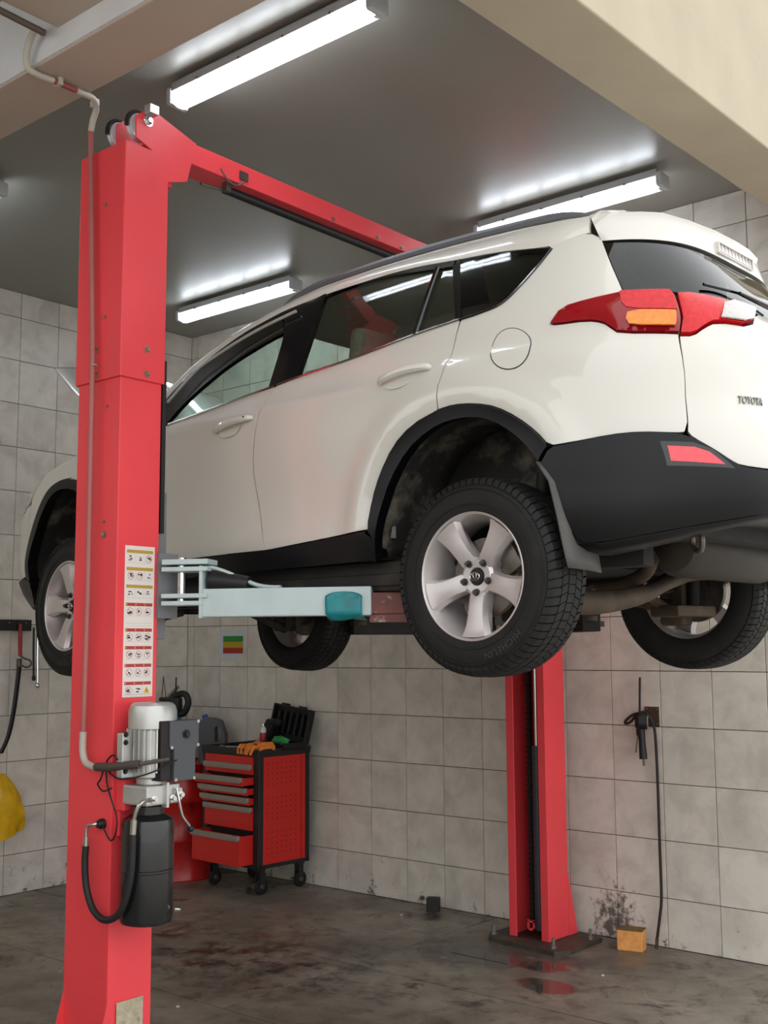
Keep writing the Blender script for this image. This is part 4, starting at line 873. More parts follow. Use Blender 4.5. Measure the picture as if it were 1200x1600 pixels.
b = MB(); b.cyl((3.685, -.32, .06), (3.685, -.32, 1.16), .032, 20); b.build('hydraulic_cylinder', mat('cylinder_grey', '3d434b', .35, var=.1), post_f)
b = MB(); b.cyl((3.685, -.32, 1.16), (3.685, -.32, 2.6), .016, 16); b.build('piston_rod', M_CHROME, post_f)
b = MB(); b.box((3.628, -.31, 1.4), (.028, .018, 2.7))
for k in range(64): b.box((3.628, -.322, .10 + k * .034), (.030, .014, .017))
b.build('safety_ladder', mat('ladder_black', '121212', .6), post_f, smooth=None)
b = MB(); b.box((3.665, -.39, .075), (.05, .012, .012)); b.box((3.645, -.39, .10), (.010, .012, .06)); b.box((3.685, -.39, .10), (.010, .012, .06)); b.box((3.665, -.39, .12), (.05, .012, .010)); b.build('chain_anchor', M_RED, post_f, smooth=None)
b = MB(); b.lathe([(.055, -.01), (.062, -.006), (.062, .006), (.055, .01), (.05, 0)], (3.735, -.33, .085), (0, 1, 0), 24, closed=True); b.build('cable_pulley', M_BLK, post_f)
# overhead beam
b = MB(); z0, z1 = 3.915, 4.012
b.box((3.735, -1.89, (z0 + z1) / 2), (.13, 2.98, z1 - z0)); beam = b.build('crossbeam', M_RED, lift, smooth=None, bevel=.004)
for ya, sg in ((-3.38, 1), (-.40, -1)):
    for xx in (3.802, 3.668):
        b = MB(); b.prism([(ya - sg * .16, 4.03), (ya - sg * .10, 4.075), (ya - sg * .05, 4.075), (ya + sg * .17, 4.012), (ya + sg * .12, 3.82), (ya - sg * .0, 3.78), (ya - sg * .02, 3.88), (ya - sg * .16, 3.93)], lambda a, c, t: (t, a, c), xx - .004, xx + .004); b.build('end_plate', M_RED, beam, smooth=None)
    for xx in (3.62, 3.755):
        b = MB(); yy = ya - sg * .105
        b.lathe([(.0001, -.012), (.055, -.012), (.060, -.014), (.060, -.008), (.050, 0), (.060, .008), (.060, .014), (.055, .012), (.0001, .012)], (xx, yy, 4.005), (1, 0, 0), 28); b.build('cable_pulley', mat('pulley_white', 'c9ccd0', .4, metal=.3), beam)
        b = MB(); b.tube([(xx, yy + .07 * math.cos(t) * 1, 4.005 + .07 * math.sin(t)) for t in [PI * .05 + PI * 1.0 * k / 16 for k in range(17)]], .009, 8); b.build('cable_guard', M_BLK, beam)
    bolt((3.807, ya - sg * .10, 4.02), (1, 0, 0), .016, beam, M_CHROME, .02)
    b = MB(); b.box((3.83, ya - sg * .10, 4.062), (.04, .05, .04), bev=.003); b.build('pin_bracket', mat('zinc_plate', 'b9bcc0', .3, metal=.9), beam, smooth=None)
    b = MB(); b.box((3.735, ya + sg * .02, 3.80), (.10, .06, .05)); b.build('mount_foot', M_RED, beam, smooth=None)
for y in (-2.3, -1.95, -1.75):
    bolt((3.80, y, 3.93), (1, 0, 0), .008, beam)
for y in (-1.98, -1.86):
    bolt((3.74, y, 4.012), (0, 0, 1), .010, beam)
# overhead safety bar under the beam
b = MB(); b.cyl((3.745, -2.985, 3.888), (3.745, -.75, 3.888), .021, 14); sb = b.build('safety_bar', M_BLK, lift)
b = MB(); b.box((3.76, -2.985, 3.895), (.03, .03, .05)); b.cyl((3.745, -3.13, 3.87), (3.745, -2.96, 3.884), .007, 8); b.tube(catmull([(3.80, -3.06, 3.95), (3.80, -3.01, 3.905), (3.80, -2.95, 3.905), (3.805, -2.90, 3.95)], 5), .005, 6); b.box((3.806, -2.92, 3.955), (.008, .05, .04)); b.build('limit_switch_bracket', M_STEEL, sb)
# near carriage and swing arm
b = MB(); b.box((3.655, -3.36, 2.12), (.225, .10, .62)); b.box((3.655, -3.30, 2.03), (.27, .05, .26)); car_n = b.build('carriage', M_GREY, lift, smooth=None, bevel=.003)
b = MB(); b.box((3.805, -3.335, 2.03), (.022, .10, .27)); b.build('carriage_side', M_GREY, car_n, smooth=None)
b = MB(); b.box((XB - .006, YNI + .012, 2.62), (.022, .020, .74)); b.build('guide_strip', M_BLK, car_n, smooth=None)
AP = Vector((3.86, -3.325, 0)); AE = Vector((4.60, -2.93, 0)); ad = (AE - AP).normalized(); an = math.atan2(ad.y, ad.x)
MA = Matrix.Translation((AP.x, AP.y, 0)) @ Matrix.Rotation(an, 4, 'Z')       # arm frame: x along the arm
b = MB(); b.box((.055, 0, 2.125), (.20, .12, .022), M=MA, bev=.003); b.box((.055, 0, 2.095), (.20, .125, .018), M=MA, bev=.003); b.box((.055, 0, 1.985), (.20, .125, .018), M=MA, bev=.003); b.box((.045, 0, 1.955), (.18, .12, .018), M=MA, bev=.003); b.build('arm_fork', M_ARM, car_n, smooth=None)
b = MB(); b.cyl(tuple(MA @ Vector((.02, 0, 1.945))), tuple(MA @ Vector((.02, 0, 2.145))), .019, 18); b.build('pivot_pin', M_CHROME, car_n)
AL = (AE - AP).length
b = MB(); b.box((.125 + (AL - .125) / 2, 0, 1.955), (AL - .125, .10, .115), M=MA, bev=.006); arm = b.build('swing_arm', M_ARM, lift, smooth=None)
b = MB(); b.box((.125, 0, 2.00), (.014, .115, .215), M=MA, bev=.002)
b.tube([MA @ Vector(p) for p in catmull([(.10, .0, 2.103), (.15, 0, 2.102), (.22, 0, 2.080), (.34, 0, 2.030), (.40, 0, 2.018), (.45, 0, 2.016)], 5)], .022, 8, flat=.42); b.build('arm_brace', M_ARM, arm, smooth=30)
b = MB(); b.lathe([(.01, 0), (.040, .0), (.046, .03), (.030, .17), (.01, .175)], tuple(MA @ Vector((.145, .0, 2.050))), tuple(MA.to_3x3() @ Vector((1, 0, -.10))), 20); b.build('arm_lock_gear', M_BLK, arm)
b = MB(); b.box((AL - .05 + .13, 0, 1.945), (.40, .075, .085), M=MA, bev=.004); b.box((AL + .14, 0, 1.885), (.30, .06, .03), M=MA); b.build('arm_extension', mat('worn_red_arm', hexc('6b3a34'), .6, var=.3, vscale=14, dirt='a9aaa4', dscale=10, dthr=(.55, .65)), arm, smooth=None)
pp = MA @ Vector((AL + .25, 0, 0))
b = MB(); b.lathe([(.06, 1.90), (.06, 1.925), (.030, 1.93), (.030, 1.985), (.055, 1.99), (.055, 2.012), (.0001, 2.012)], (pp.x, pp.y, 0), (0, 0, 1), 22); b.build('lift_pad', M_RUSTY, arm)
cc = MA @ Vector((AL - .10, -.045, 1.962))
b = MB()
def cloth(u, w):
    x = AL - .185 + .15 * u; k = 4 * w; e = .006 + .004 * math.sin(6 * u + 2 * k); cut = .018 * (abs(2 * u - 1) ** 3)
    path = [(-.052 - e, 1.992 - cut), (-.054 - e, 1.955), (-.054 - e, 1.905), (-.030, 1.888 - e + cut * .5), (.03, 1.890 - e)]
    i = min(int(k), 3); t = k - i; y = path[i][0] + (path[i + 1][0] - path[i][0]) * t; z = path[i][1] + (path[i + 1][1] - path[i][1]) * t
    return MA @ Vector((x, y, z))
b.grid(cloth, 12, 16); b.build('wrapped_tape', M_TEAL, arm, smooth=70, solid=.004)
# front arm of the near post (towards the nose), mostly hidden
for nm, p0, p1, px_ in (('near', (3.46, -3.30), (3.05, -2.80), None), ('far', (3.86, -.52), (4.55, -1.15), None), ('far2', (3.46, -.52), (3.02, -1.22), None)):
    d = Vector((p1[0] - p0[0], p1[1] - p0[1], 0)); L_ = d.length; M2 = Matrix.Translation((p0[0], p0[1], 0)) @ Matrix.Rotation(math.atan2(d.y, d.x), 4, 'Z')
    b = MB(); b.box((L_ / 2, 0, 1.90), (L_ + .1, .10, .11), M=M2, bev=.006); a2 = b.build('swing_arm', M_ARM if nm == 'near' else M_UNDER, lift, smooth=None)
    b = MB(); b.lathe([(.06, 1.90), (.06, 1.925), (.030, 1.93), (.030, 1.985), (.055, 1.99), (.055, 2.010), (.0001, 2.010)], (p1[0], p1[1], 0), (0, 0, 1), 22); b.build('lift_pad', M_RUSTY, a2)
b = MB(); b.box((3.67, -.455, 2.12), (.225, .10, .62)); b.box((3.67, -.51, 2.03), (.27, .05, .26)); b.build('carriage', M_GREY, lift, smooth=None, bevel=.003)
b = MB(); b.box((4.52, -1.12, 1.885), (.16, .10, .03), bev=.004); b.cyl((4.52, -1.12, 1.88), (4.52, -1.12, 1.99), .035, 14); b.build('pad_adapter', M_BLK, lift)

# safety sticker on the near post
st = MB().box((XB + .0012, -3.4735, 1.883), (.0016, .150, .612)).build('safety_sticker', mat('sticker_white', hexc('e8ded8'), .45), lift, smooth=None)
M_STY = mat('sticker_gold', hexc('b89a3c'), .5); M_STR = mat('sticker_red', hexc('b4383c'), .5); M_STK = mat('sticker_ink', hexc('3a3038'), .5); M_STP = mat('sticker_pink_ring', hexc('b8787c'), .5); M_STG = mat('sticker_line', hexc('b9aeb0'), .5)
def SQ(b, y, z, w, h, lift_=.0025): b.add([(XB + lift_, y - w / 2, z - h / 2), (XB + lift_, y + w / 2, z - h / 2), (XB + lift_, y + w / 2, z + h / 2), (XB + lift_, y - w / 2, z + h / 2)], [(0, 1, 2, 3)])
def RG(b, y, z, r, t=.0018, lift_=.0027):
    n = 20; vs_ = [(XB + lift_, y + rr * math.cos(2 * PI * k / n), z + rr * math.sin(2 * PI * k / n)) for rr in (r, r - t) for k in range(n)]; b.add(vs_, [(k, (k + 1) % n, n + (k + 1) % n, n + k) for k in range(n)])
ik, rg_, ln_, yw, yk = MB(), MB(), MB(), MB(), MB()
rng_ = random.Random(3)
ztop = 2.172; row_h = [.068, .068, .070, .100, .068, .068, .068, .068]; z = ztop
for i, h_ in enumerate(row_h):
    hb_ = MB(); SQ(hb_, -3.4735, z - .006, .134, .013); hb_.build('gold_header' if i < 3 else 'red_header', M_STY if i < 3 else M_STR, st, smooth=None, recalc=False)
    for c in range(3):
        yc0 = -3.4735 + (c - 1) * .045; zc0 = z - .034
        for zz in (zc0 - .0185, ): SQ(ln_, yc0, zz, .040, .0008)
        if c < 2: SQ(ln_, yc0 + .0225, zc0, .0008, .042)
        kind = rng_.random()
        ring = not (i in (0, 2) and c < 2) and not (i == 1 and c == 2) and not (i == 2 and c == 2) and not (i == 7 and c > 0)
        if ring:
            RG(rg_, yc0, zc0, .0155)
            b0 = [(yc0 - .011, zc0 + .0095), (yc0 - .0095, zc0 + .011), (yc0 + .011, zc0 - .0095), (yc0 + .0095, zc0 - .011)]; rg_.add([(XB + .0028, y_, z_) for y_, z_ in b0], [(0, 1, 2, 3)])
        if i == 7 and c == 2:
            yw.add([(XB + .0026, yc0 - .015, zc0 - .012), (XB + .0026, yc0 + .015, zc0 - .012), (XB + .0026, yc0, zc0 + .015)], [(0, 1, 2)]); SQ(ik, yc0, zc0 - .002, .003, .012, .003)
        else:
            for k in range(3): SQ(ik, yc0 + rng_.uniform(-.008, .008), zc0 + rng_.uniform(-.008, .008), rng_.uniform(.004, .016), rng_.uniform(.002, .007), .0030)
        if i > 2: SQ(yk, -3.4735 + (c - 1) * .045 - .017, z - .006, .005, .006, .0029)
    if i in (3, 7):
        for k in range(2): SQ(ln_, -3.4735, z - h_ + .018 - k * .011, .13, .0010)
    z -= h_ + .0035
for b_, nm, m_ in ((ik, 'pictogram', M_STK), (rg_, 'prohibition_ring', M_STP), (ln_, 'ruled_line', M_STG), (yk, 'header_mark', mat('sticker_yellow', hexc('e0b828'), .5))): b_.build(nm, m_, st, smooth=None, recalc=False)['kind'] = 'stuff'
yw.build('warning_triangle', MATS['sticker_yellow'], st, smooth=None, recalc=False)

# hydraulic power unit on the near post's side
PX, PY = 3.925, -3.492
pu = MB().box((3.83, PY, 1.20), (.055, .16, .12), bev=.004).box((3.812, PY - .02, 1.09), (.02, .10, .10)).build('power_unit', M_RED, lift, smooth=None)
b = MB(); b.lathe([(.0001, 1.56), (.075, 1.558), (.088, 1.548), (.095, 1.525), (.095, 1.46), (.088, 1.455)], (PX, PY, 0), (0, 0, 1), 36); b.build('fan_cover', M_ALU, pu)
b = MB(); b.lathe([(.080, 1.46), (.080, 1.275), (.060, 1.265), (.060, 1.245), (.0001, 1.245)], (PX, PY, 0), (0, 0, 1), 32)
for k in range(26):
    t = 2 * PI * k / 26
    if abs((t + PI) % (2 * PI) - PI) < .35: continue
    b.box((PX + .087 * math.cos(t), PY + .087 * math.sin(t), 1.375), (.026, .006, .165), rz=t)
b.build('motor', M_ALU, pu, smooth=30)
b = MB(); b.box((3.90, -3.600, 1.36), (.035, .06, .17), bev=.004); b.build('terminal_plate', M_ALU, pu, smooth=None)
for z in (1.44, 1.41, 1.30): bolt((3.9175, -3.615, z), (1, 0, 0), .007, pu, M_BLK)
b = MB(); b.box((3.985, -3.505, 1.375), (.085, .05, .23)); b.build('switch_housing', mat('housing_dark_maroon', '1d0f11', .6), pu, smooth=None, bevel=.004)
b = MB(); b.prism([(-3.492, 1.489), (-3.345, 1.489), (-3.345, 1.385), (-3.362, 1.375), (-3.362, 1.255), (-3.470, 1.255), (-3.470, 1.375), (-3.492, 1.385)], lambda a, c, t: (t, a, c), 3.985, 4.035); cb = b.build('control_box', mat('control_box_grey', hexc('4a4c50'), .5, var=.05), pu, smooth=None, bevel=.004)
b = MB(); b.lathe([(.0001, .012), (.010, .012), (.012, .004), (.018, .004), (.018, 0)], (4.035, -3.412, 1.435), (1, 0, 0), 20); b.build('push_button', M_BLK, pu)
for y, z in ((-3.485, 1.387), (-3.352, 1.482), (-3.462, 1.262), (-3.370, 1.262), (-3.352, 1.390)): bolt((4.035, y, z), (1, 0, 0), .004, pu, M_CHROME, .003)
b = MB(); b.box((PX, PY, 1.205), (.15, .165, .075), bev=.008); b.box((PX + .075, PY + .01, 1.205), (.03, .012, .095)); b.box((PX + .02, PY + .075, 1.20), (.10, .05, .05), bev=.006); b.build('valve_block', M_ALU, pu, smooth=None)
for y, z in ((-3.545, 1.195), (-3.455, 1.19), (-3.415, 1.20)):
    b = MB(); b.lathe([(.0001, .025), (.010, .025), (.010, .012), (.016, .012), (.016, 0)], (PX + .075, y, z), (1, 0, 0), 6); b.build('valve_fitting', M_CHROME, pu, smooth=30)
b = MB(); b.tube(catmull([(PX + .085, -3.435, 1.225), (PX + .098, -3.433, 1.18), (PX + .098, -3.415, 1.12), (PX + .098, -3.378, 1.075)], 6), .006, 8); lv = b.build('release_lever', M_CHROME, pu)
b = MB(); b.lathe([(.0001, -.014), (.010, -.010), (.014, 0), (.010, .010), (.0001, .014)], (PX + .098, -3.372, 1.066), (0, .6, -.8), 14); b.build('lever_knob', M_BLK, pu)
b = MB(); b.lathe([(.055, 1.165), (.062, 1.160), (.062, 1.13), (.070, 1.125), (.098, 1.11), (.102, 1.09), (.102, .925), (.105, .922), (.105, .914), (.102, .911), (.102, .735), (.098, .722), (.085, .716), (.0001, .716)], (PX - .005, PY - .01, 0), (0, 0, 1), 36); tk = b.build('oil_tank', M_BLKG, pu)
b = MB(); b.lathe([(.0001, .022), (.012, .022), (.012, 0)], (PX + .085, PY + .062, .765), (.85, .5, 0), 12); b.build('drain_plug', M_CHROME, pu)
b = MB(); b.tube(catmull([(PX + .08, -3.545, 1.195), (PX + .085, -3.60, 1.19), (PX + .075, -3.618, 1.165), (PX + .06, -3.622, 1.12)], 6), .0075, 8); b.cyl((PX + .062, -3.622, 1.125), (PX + .056, -3.622, 1.05), .012, 10); b.build('hose_fitting', mat('zinc_fitting', 'b7b4ac', .3, metal=.9), pu); b = MB(); b.tube(catmull([(3.742, YN - .01, 1.085), (3.742, YN - .035, 1.085), (3.71, YN - .045, 1.075), (3.704, YN - .045, 1.03)], 6), .0075, 8); b.cyl((3.704, YN - .045, 1.035), (3.702, YN - .045, .985), .012, 10); b.build('hose_fitting', mat('zinc_fitting', 'b7b4ac', .3, metal=.9), pu)
b = MB(); b.tube(catmull([(3.702, YN - .045, 1.0), (3.700, YN - .046, .93), (3.715, YN - .046, .84), (3.765, YN - .048, .765), (3.845, YN - .048, .738), (3.925, YN - .04, .78), (3.972, YN - .035, .90), (3.982, YN - .034, 1.03), (3.981, YN - .034, 1.07)], 8), .0135, 12); b.build('hydraulic_hose', M_HOSE, pu)
b = MB(); b.lathe([(.0001, .03), (.013, .03), (.02, .015), (.02, 0)], (3.752, YN, 1.085), (0, -1, 0), 12); b.build('hose_port', M_BLK, pu)
b = MB()
for pts in ([(3.90, -3.64, 1.345), (3.86, -3.63, 1.36), (3.82, -3.63, 1.33), (3.845, -3.63, 1.29), (3.95, -3.645, 1.275), (4.02, -3.56, 1.30), (4.05, -3.47, 1.34)], [(3.80, -3.625, 1.315), (3.77, -3.62, 1.26), (3.745, -3.615, 1.24), (3.78, -3.615, 1.215), (3.83, -3.61, 1.23)], [(3.81, -3.625, 1.31), (3.80, -3.61, 1.24), (3.83, -3.605, 1.17), (3.86, -3.605, 1.11), (3.855, -3.61, 1.05), (3.82, -3.605, 1.03), (3.785, -3.605, 1.06), (3.76, -3.60, 1.085)]):
    b.tube(catmull(pts, 6), .0035, 6)
b.build('wire', M_BLK, pu)
# electric conduit from the beam down to the power unit
cr_ = root('conduit_pipe', (3.66, -3.62, 1.3), 0, 'red and grey electric conduit running from the ceiling beam down the near lift post', 'conduit')
M_CRED = mat('conduit_red', hexc('a8615c'), .45, var=.08); M_CGREY = mat('conduit_grey', hexc('b8b2a6'), .4, var=.06)
CY = -3.625
b = MB(); b.tube([(3.600, CY, 4.00), (3.655, CY, 3.0), (3.662, CY, 2.0), (3.655, CY, 1.42)], .0115, 12); b.build('conduit_run', M_CRED, cr_)
b = MB(); b.tube([(3.705, -3.90, 4.080), (3.706, -3.76, 4.080)], .0125, 12); b.build('conduit_run', mat('conduit_red_deep', hexc('8f4a47'), .45), cr_)
b = MB(); b.tube(catmull([(3.706, -3.775, 4.08), (3.704, -3.735, 4.08), (3.69, -3.68, 4.085), (3.65, -3.635, 4.07), (3.613, CY, 4.03), (3.602, CY, 3.985)], 6), .0135, 12); b.build('conduit_bend', M_CGREY, cr_)
b = MB(); b.tube(catmull([(3.84, -4.03, 4.175), (3.80, -4.03, 4.205), (3.745, -4.02, 4.19), (3.712, -4.015, 4.14), (3.700, -4.0, 4.09), (3.702, -3.95, 4.078), (3.705, -3.885, 4.08)], 7), .0135, 12); b.build('conduit_bend', M_CGREY, cr_)
b = MB(); b.tube([(3.84, -4.02, 4.178), (3.845, -4.40, 4.19)], .0135, 12); b.build('conduit_run', mat('conduit_brown', hexc('5f544a'), .5), cr_)
b = MB(); b.tube(catmull([(3.655, CY, 1.44), (3.655, CY, 1.37), (3.672, CY, 1.325), (3.72, CY - .002, 1.308), (3.765, CY - .005, 1.308)], 6), .0145, 12); b.build('conduit_bend', M_CGREY, cr_)
b = MB(); b.tube([(3.755, CY - .005, 1.308), (3.86, -3.64, 1.315), (3.985, -3.60, 1.33)], .0165, 12); b.tube([(3.985, -3.60, 1.33), (4.04, -3.50, 1.345)], .008, 8); b.build('conduit_sleeve', mat('sleeve_brown', '4a403a', .6), cr_)
for p in ((3.705, -3.86, 4.083), (3.66, -3.65, 4.085)):
    b = MB(); b.box(p, (.04, .022, .032), bev=.004); b.build('conduit_clip', M_CGREY, cr_, smooth=None)
b = MB(); b.tube([(3.664 + .013 * math.cos(t), CY + .013 * math.sin(t), 2.945) for t in [2 * PI * k / 14 for k in range(14)]], .0025, 5, closed=True); b.build('cable_tie', M_CGREY, cr_)
# ---------------------------------------------------------------- ceiling lights
M_TUBE = mat_emit('fluorescent_tube', (.90, .95, 1.0), TUBE_POWER)
M_TRAY = mat('lamp_tray_white', hexc('b9bcc0'), .4)
def cover_material():
    m = bpy.data.materials.new('frosted_lamp_cover'); m.use_nodes = True; nt = m.node_tree
    for n in list(nt.nodes):
        if n.type != 'OUTPUT_MATERIAL': nt.nodes.remove(n)
    t = nt.nodes.new('ShaderNodeBsdfTransparent'); t.inputs[0].default_value = (.95, .97, 1, 1)
    d = nt.nodes.new('ShaderNodeBsdfTranslucent'); d.inputs[0].default_value = (.95, .97, 1, 1)
    mx = nt.nodes.new('ShaderNodeMixShader'); mx.inputs[0].default_value = .45
    nt.links.new(t.outputs[0], mx.inputs[1]); nt.links.new(d.outputs[0], mx.inputs[2]); nt.links.new(mx.outputs[0], nt.nodes['Material Output'].inputs[0]); return m
M_COVER = cover_material(); M_ENDC = mat('lamp_end_cap', hexc('c9ced2'), .3)
LP = {}
def light_parts():
    b = MB(); b.box((0, 0, .02), (1.24, .10, .045), bev=.008); LP['t'] = b
    b = MB(); n = 10
    def prof(w): a = PI * w; return (-.058 * math.cos(a), -.062 * math.sin(a) ** .7)
    b.grid(lambda u, w: (-.615 + 1.23 * u, prof(w)[0], prof(w)[1]), 1, n); LP['c'] = b
    b = MB(); b.cyl((-.59, 0, 0), (.59, 0, 0), .013, 12); LP['u'] = b
    b = MB(); b.box((0, 0, -.012), (.035, .118, .085), bev=.014); LP['e'] = b
    b = MB(); b.box((0, 0, 0), (.014, .122, .012), bev=.003); LP['k'] = b
light_parts(); LM = {}
def lamp_obj(k, nm, m, par, loc, sm=40):
    if k not in LM: o = LP[k].build(nm, m, None, smooth=sm); LM[k] = o.data
    else: o = bpy.data.objects.new(nm, LM[k]); COL.objects.link(o)
    par_local(o, par); o.location = loc
for x, y, lab in ((4.10, -3.045, 'long fluorescent ceiling lamp nearest the top of the red lift post'), (4.17, -.625, 'fluorescent ceiling lamp just above the rear of the car roof'), (1.29, -.66, 'fluorescent ceiling lamp in the far corner between post and car'), (1.235, -3.03, 'fluorescent ceiling lamp left of the red lift post, only its tip in view')):
    r_ = root('ceiling_lamp', (x, y, 4.405), 0, lab, 'ceiling lamp', 'fluorescent lamps on the workshop ceiling')
    lamp_obj('t', 'tray', M_TRAY, r_, (0, 0, .01)); lamp_obj('c', 'cover', M_COVER, r_, (0, 0, 0), 60)
    for yy in (-.028, .028): lamp_obj('u', 'tube', M_TUBE, r_, (0, yy, -.018))
    for xx in (-.632, .632): lamp_obj('e', 'end_cap', M_ENDC, r_, (xx, 0, 0))
    for xx in (-.42, -.14, .14, .42): lamp_obj('k', 'clip', M_STEEL, r_, (xx, 0, .006))
    for xx in (-.35, .35):
        b = MB(); b.cyl((xx, 0, .045), (xx, 0, .075), .01, 8); par_local(b.build('hanger', M_STEEL, None), r_)

# ---------------------------------------------------------------- tool cabinet
M_CRED2 = mat('cabinet_red', hexc('d3241c'), .38, var=.05, dirt='8e1713', dscale=9, dthr=(.68, .8)); M_CBLK = mat('cabinet_black', '1d1e20', .45, var=.1); M_HANDLE = mat('drawer_handle_grey', hexc('9d968c'), .45, metal=.3)
cx0, cx1, cy0, cy1 = -.325, .325, -.25, .25
cab = root('tool_cabinet', (1.175, -.31, 0), math.radians(-3), 'red and black roller tool cabinet with drawers left partly open', 'tool cabinet')
b = MB()
for x in (cx0, cx1):
    for y in (cy0, cy1): b.box((x - math.copysign(.03, x), y - math.copysign(.03, y), .60), (.06, .06, .82), bev=.006)
b.box((0, 0, .205), (.65, .50, .03), bev=.004); b.box((0, .0, .995), (.66, .51, .035), bev=.006)
for yy in (cy0, cy1): b.box((0, yy, 1.02), (.66, .022, .035), bev=.005)
for xx in (cx0, cx1): b.box((xx, 0, 1.02), (.022, .50, .035), bev=.005)
bl(b, 'frame', M_CBLK, cab, smooth=None)
b = MB(); b.box((0, .01, .60), (.60, .45, .78)); bl(b, 'drawer_box', M_CBLK, cab, smooth=None)
b = MB(); b.box((cx1 - .004, -.02, .60), (.012, .37, .76), bev=.002); sp_ = bl(b, 'side_panel', M_CRED2, cab, smooth=None)
b = MB(); b.box((cx1 - .002, .185, .60), (.014, .035, .76), bev=.002); bl(b, 'side_panel', M_CRED2, cab, smooth=None)
b = MB()
for g in range(3):
    for i in range(5):
        for j in range(7): b.lathe([(.0001, .0006), (.0045, .0006), (.0045, 0)], (cx1 + .0022, -.165 + j * .045, .93 - g * .245 - i * .037), (1, 0, 0), 6)
o = bl(b, 'perforation', mat('hole_dark', '2a0806', .9), sp_, smooth=None); o['kind'] = 'stuff'
b = MB(); b.box((cx0 + .004, 0, .60), (.012, .40, .76), bev=.002); bl(b, 'side_panel', M_CRED2, cab, smooth=None)
for z1, z0, out in ((.985, .85, 0.), (.845, .775, .095), (.768, .705, .05), (.698, .635, .03), (.628, .455, .0), (.44, .215, .115)):
    b = MB(); yo = cy0 - .006 - out
    b.box((-.005, yo, (z0 + z1) / 2), (.545, .016, z1 - z0 - .008), bev=.002)
    if out: 
        for xx in (-.27, .26): b.box((xx, yo + out / 2 + .06, (z0 + z1) / 2), (.012, out + .13, z1 - z0 - .02))
        b.box((-.005, yo + out / 2 + .06, z0 + .012), (.53, out + .13, .008))
    dr = bl(b, 'drawer', M_CRED2, cab, smooth=None)
    zh = z1 - .02 if z1 < .95 else .91
    b = MB(); b.box((-.005, yo - .018, zh), (.548, .026, .034), bev=.006); b.box((-.005, yo - .024, zh - .012), (.54, .008, .02)); bl(b, 'drawer_handle', M_HANDLE, dr, smooth=None)
for x in (-.265, .265):
    for y in (-.19, .19):
        c_ = root('_', (0, 0, 0)); bpy.data.objects.remove(c_)
        b = MB(); b.box((x, y, .178), (.07, .07, .012)); b.box((x - .022, y + .012, .125), (.006, .045, .10)); b.box((x + .022, y + .012, .125), (.006, .045, .10)); cs = bl(b, 'caster', M_CBLK, cab, smooth=None)
        b = MB(); b.lathe([(.0001, -.014), (.03, -.014), (.032, -.016), (.052, -.014), (.058, -.006), (.058, .006), (.052, .014), (.032, .016), (.03, .014), (.0001, .014)], (x, y + .022, .058), (1, 0, 0), 26); bl(b, 'caster_wheel', M_RUBBER, cs)
        b = MB(); b.lathe([(.0001, .019), (.016, .019), (.02, .014)], (x, y + .022, .058), (1, 0, 0), 14); bl(b, 'hub', M_STEEL, cs)
TOP = 1.0125
# open black tool case on the cabinet
tc = root('tool_case', (1.32, -.235, TOP), math.radians(-4), 'open black plastic tool case with raised lid on the cabinet top', 'tool case')
M_CASE = mat('case_black', '0d0d0e', .55, bump=.1, bscale=60)
b = MB(); b.box((0, 0, .010), (.42, .22, .012))
for p, d in (((0, -.105, .03), (.42, .012, .05)), ((0, .105, .03), (.42, .012, .05)), ((-.204, 0, .03), (.012, .22, .05)), ((.204, 0, .03), (.012, .22, .05))): b.box(p, d, bev=.003)
bl(b, 'case_tray', M_CASE, tc, smooth=None)
RL = Matrix.Rotation(math.radians(-10), 4, 'X') @ Matrix.Rotation(math.radians(6), 4, 'Y'); ML = Matrix.Translation((0, .11, .055)) @ RL
b = MB(); b.box((0, .02, .13), (.43, .014, .25), M=ML, bev=.003)
for p, d in (((0, 0, .25), (.43, .05, .014)), ((-.208, 0, .13), (.014, .05, .25)), ((.208, 0, .13), (.014, .05, .25))): b.box(p, d, M=ML, bev=.004)
for k in range(5): b.box((-.14 + k * .07, -.004, .13), (.02, .03, .17), M=ML, bev=.006)
for k in (-.10, .10): b.box((k, .0, .262), (.06, .04, .018), M=ML, bev=.004)
bl(b, 'case_lid', M_CASE, tc, smooth=None)
b = MB(); b.lathe([(.0001, .006), (.006, .006), (.006, 0)], (.19, -.112, .05), (0, -1, 0), 10); bl(b, 'latch', M_CHROME, tc)
b = MB(); b.box((-.15, .05, .11), (.09, .06, .16), bev=.02, R=Matrix.Rotation(.3, 3, 'Y')); b.box((-.10, .06, .19), (.16, .05, .05), bev=.02); bl(b, 'drill_body', M_CASE, tc)
sc_ = root('spray_can', (1.225, -.285, TOP + .017), 0, 'white spray can with red label in front of the open tool case', 'spray can')
b = MB(); b.lathe([(.0001, 0), (.024, 0), (.025, .004), (.025, .125), (.020, .138), (.014, .142), (.014, .150), (.0001, .150)], (0, 0, 0), (0, 0, 1), 20); bl(b, 'can_body', mat('can_white', hexc('d5d2cf'), .3), sc_)
b = MB(); b.lathe([(.0254, .03), (.0256, .031), (.0256, .10), (.0254, .101)], (0, 0, 0), (0, 0, 1), 20); bl(b, 'can_label', mat('can_red', hexc('a8242c'), .4), sc_)
b = MB(); b.lathe([(.012, .150), (.012, .168), (.0001, .170)], (0, 0, 0), (0, 0, 1), 14); bl(b, 'can_cap', M_CHROME, sc_)
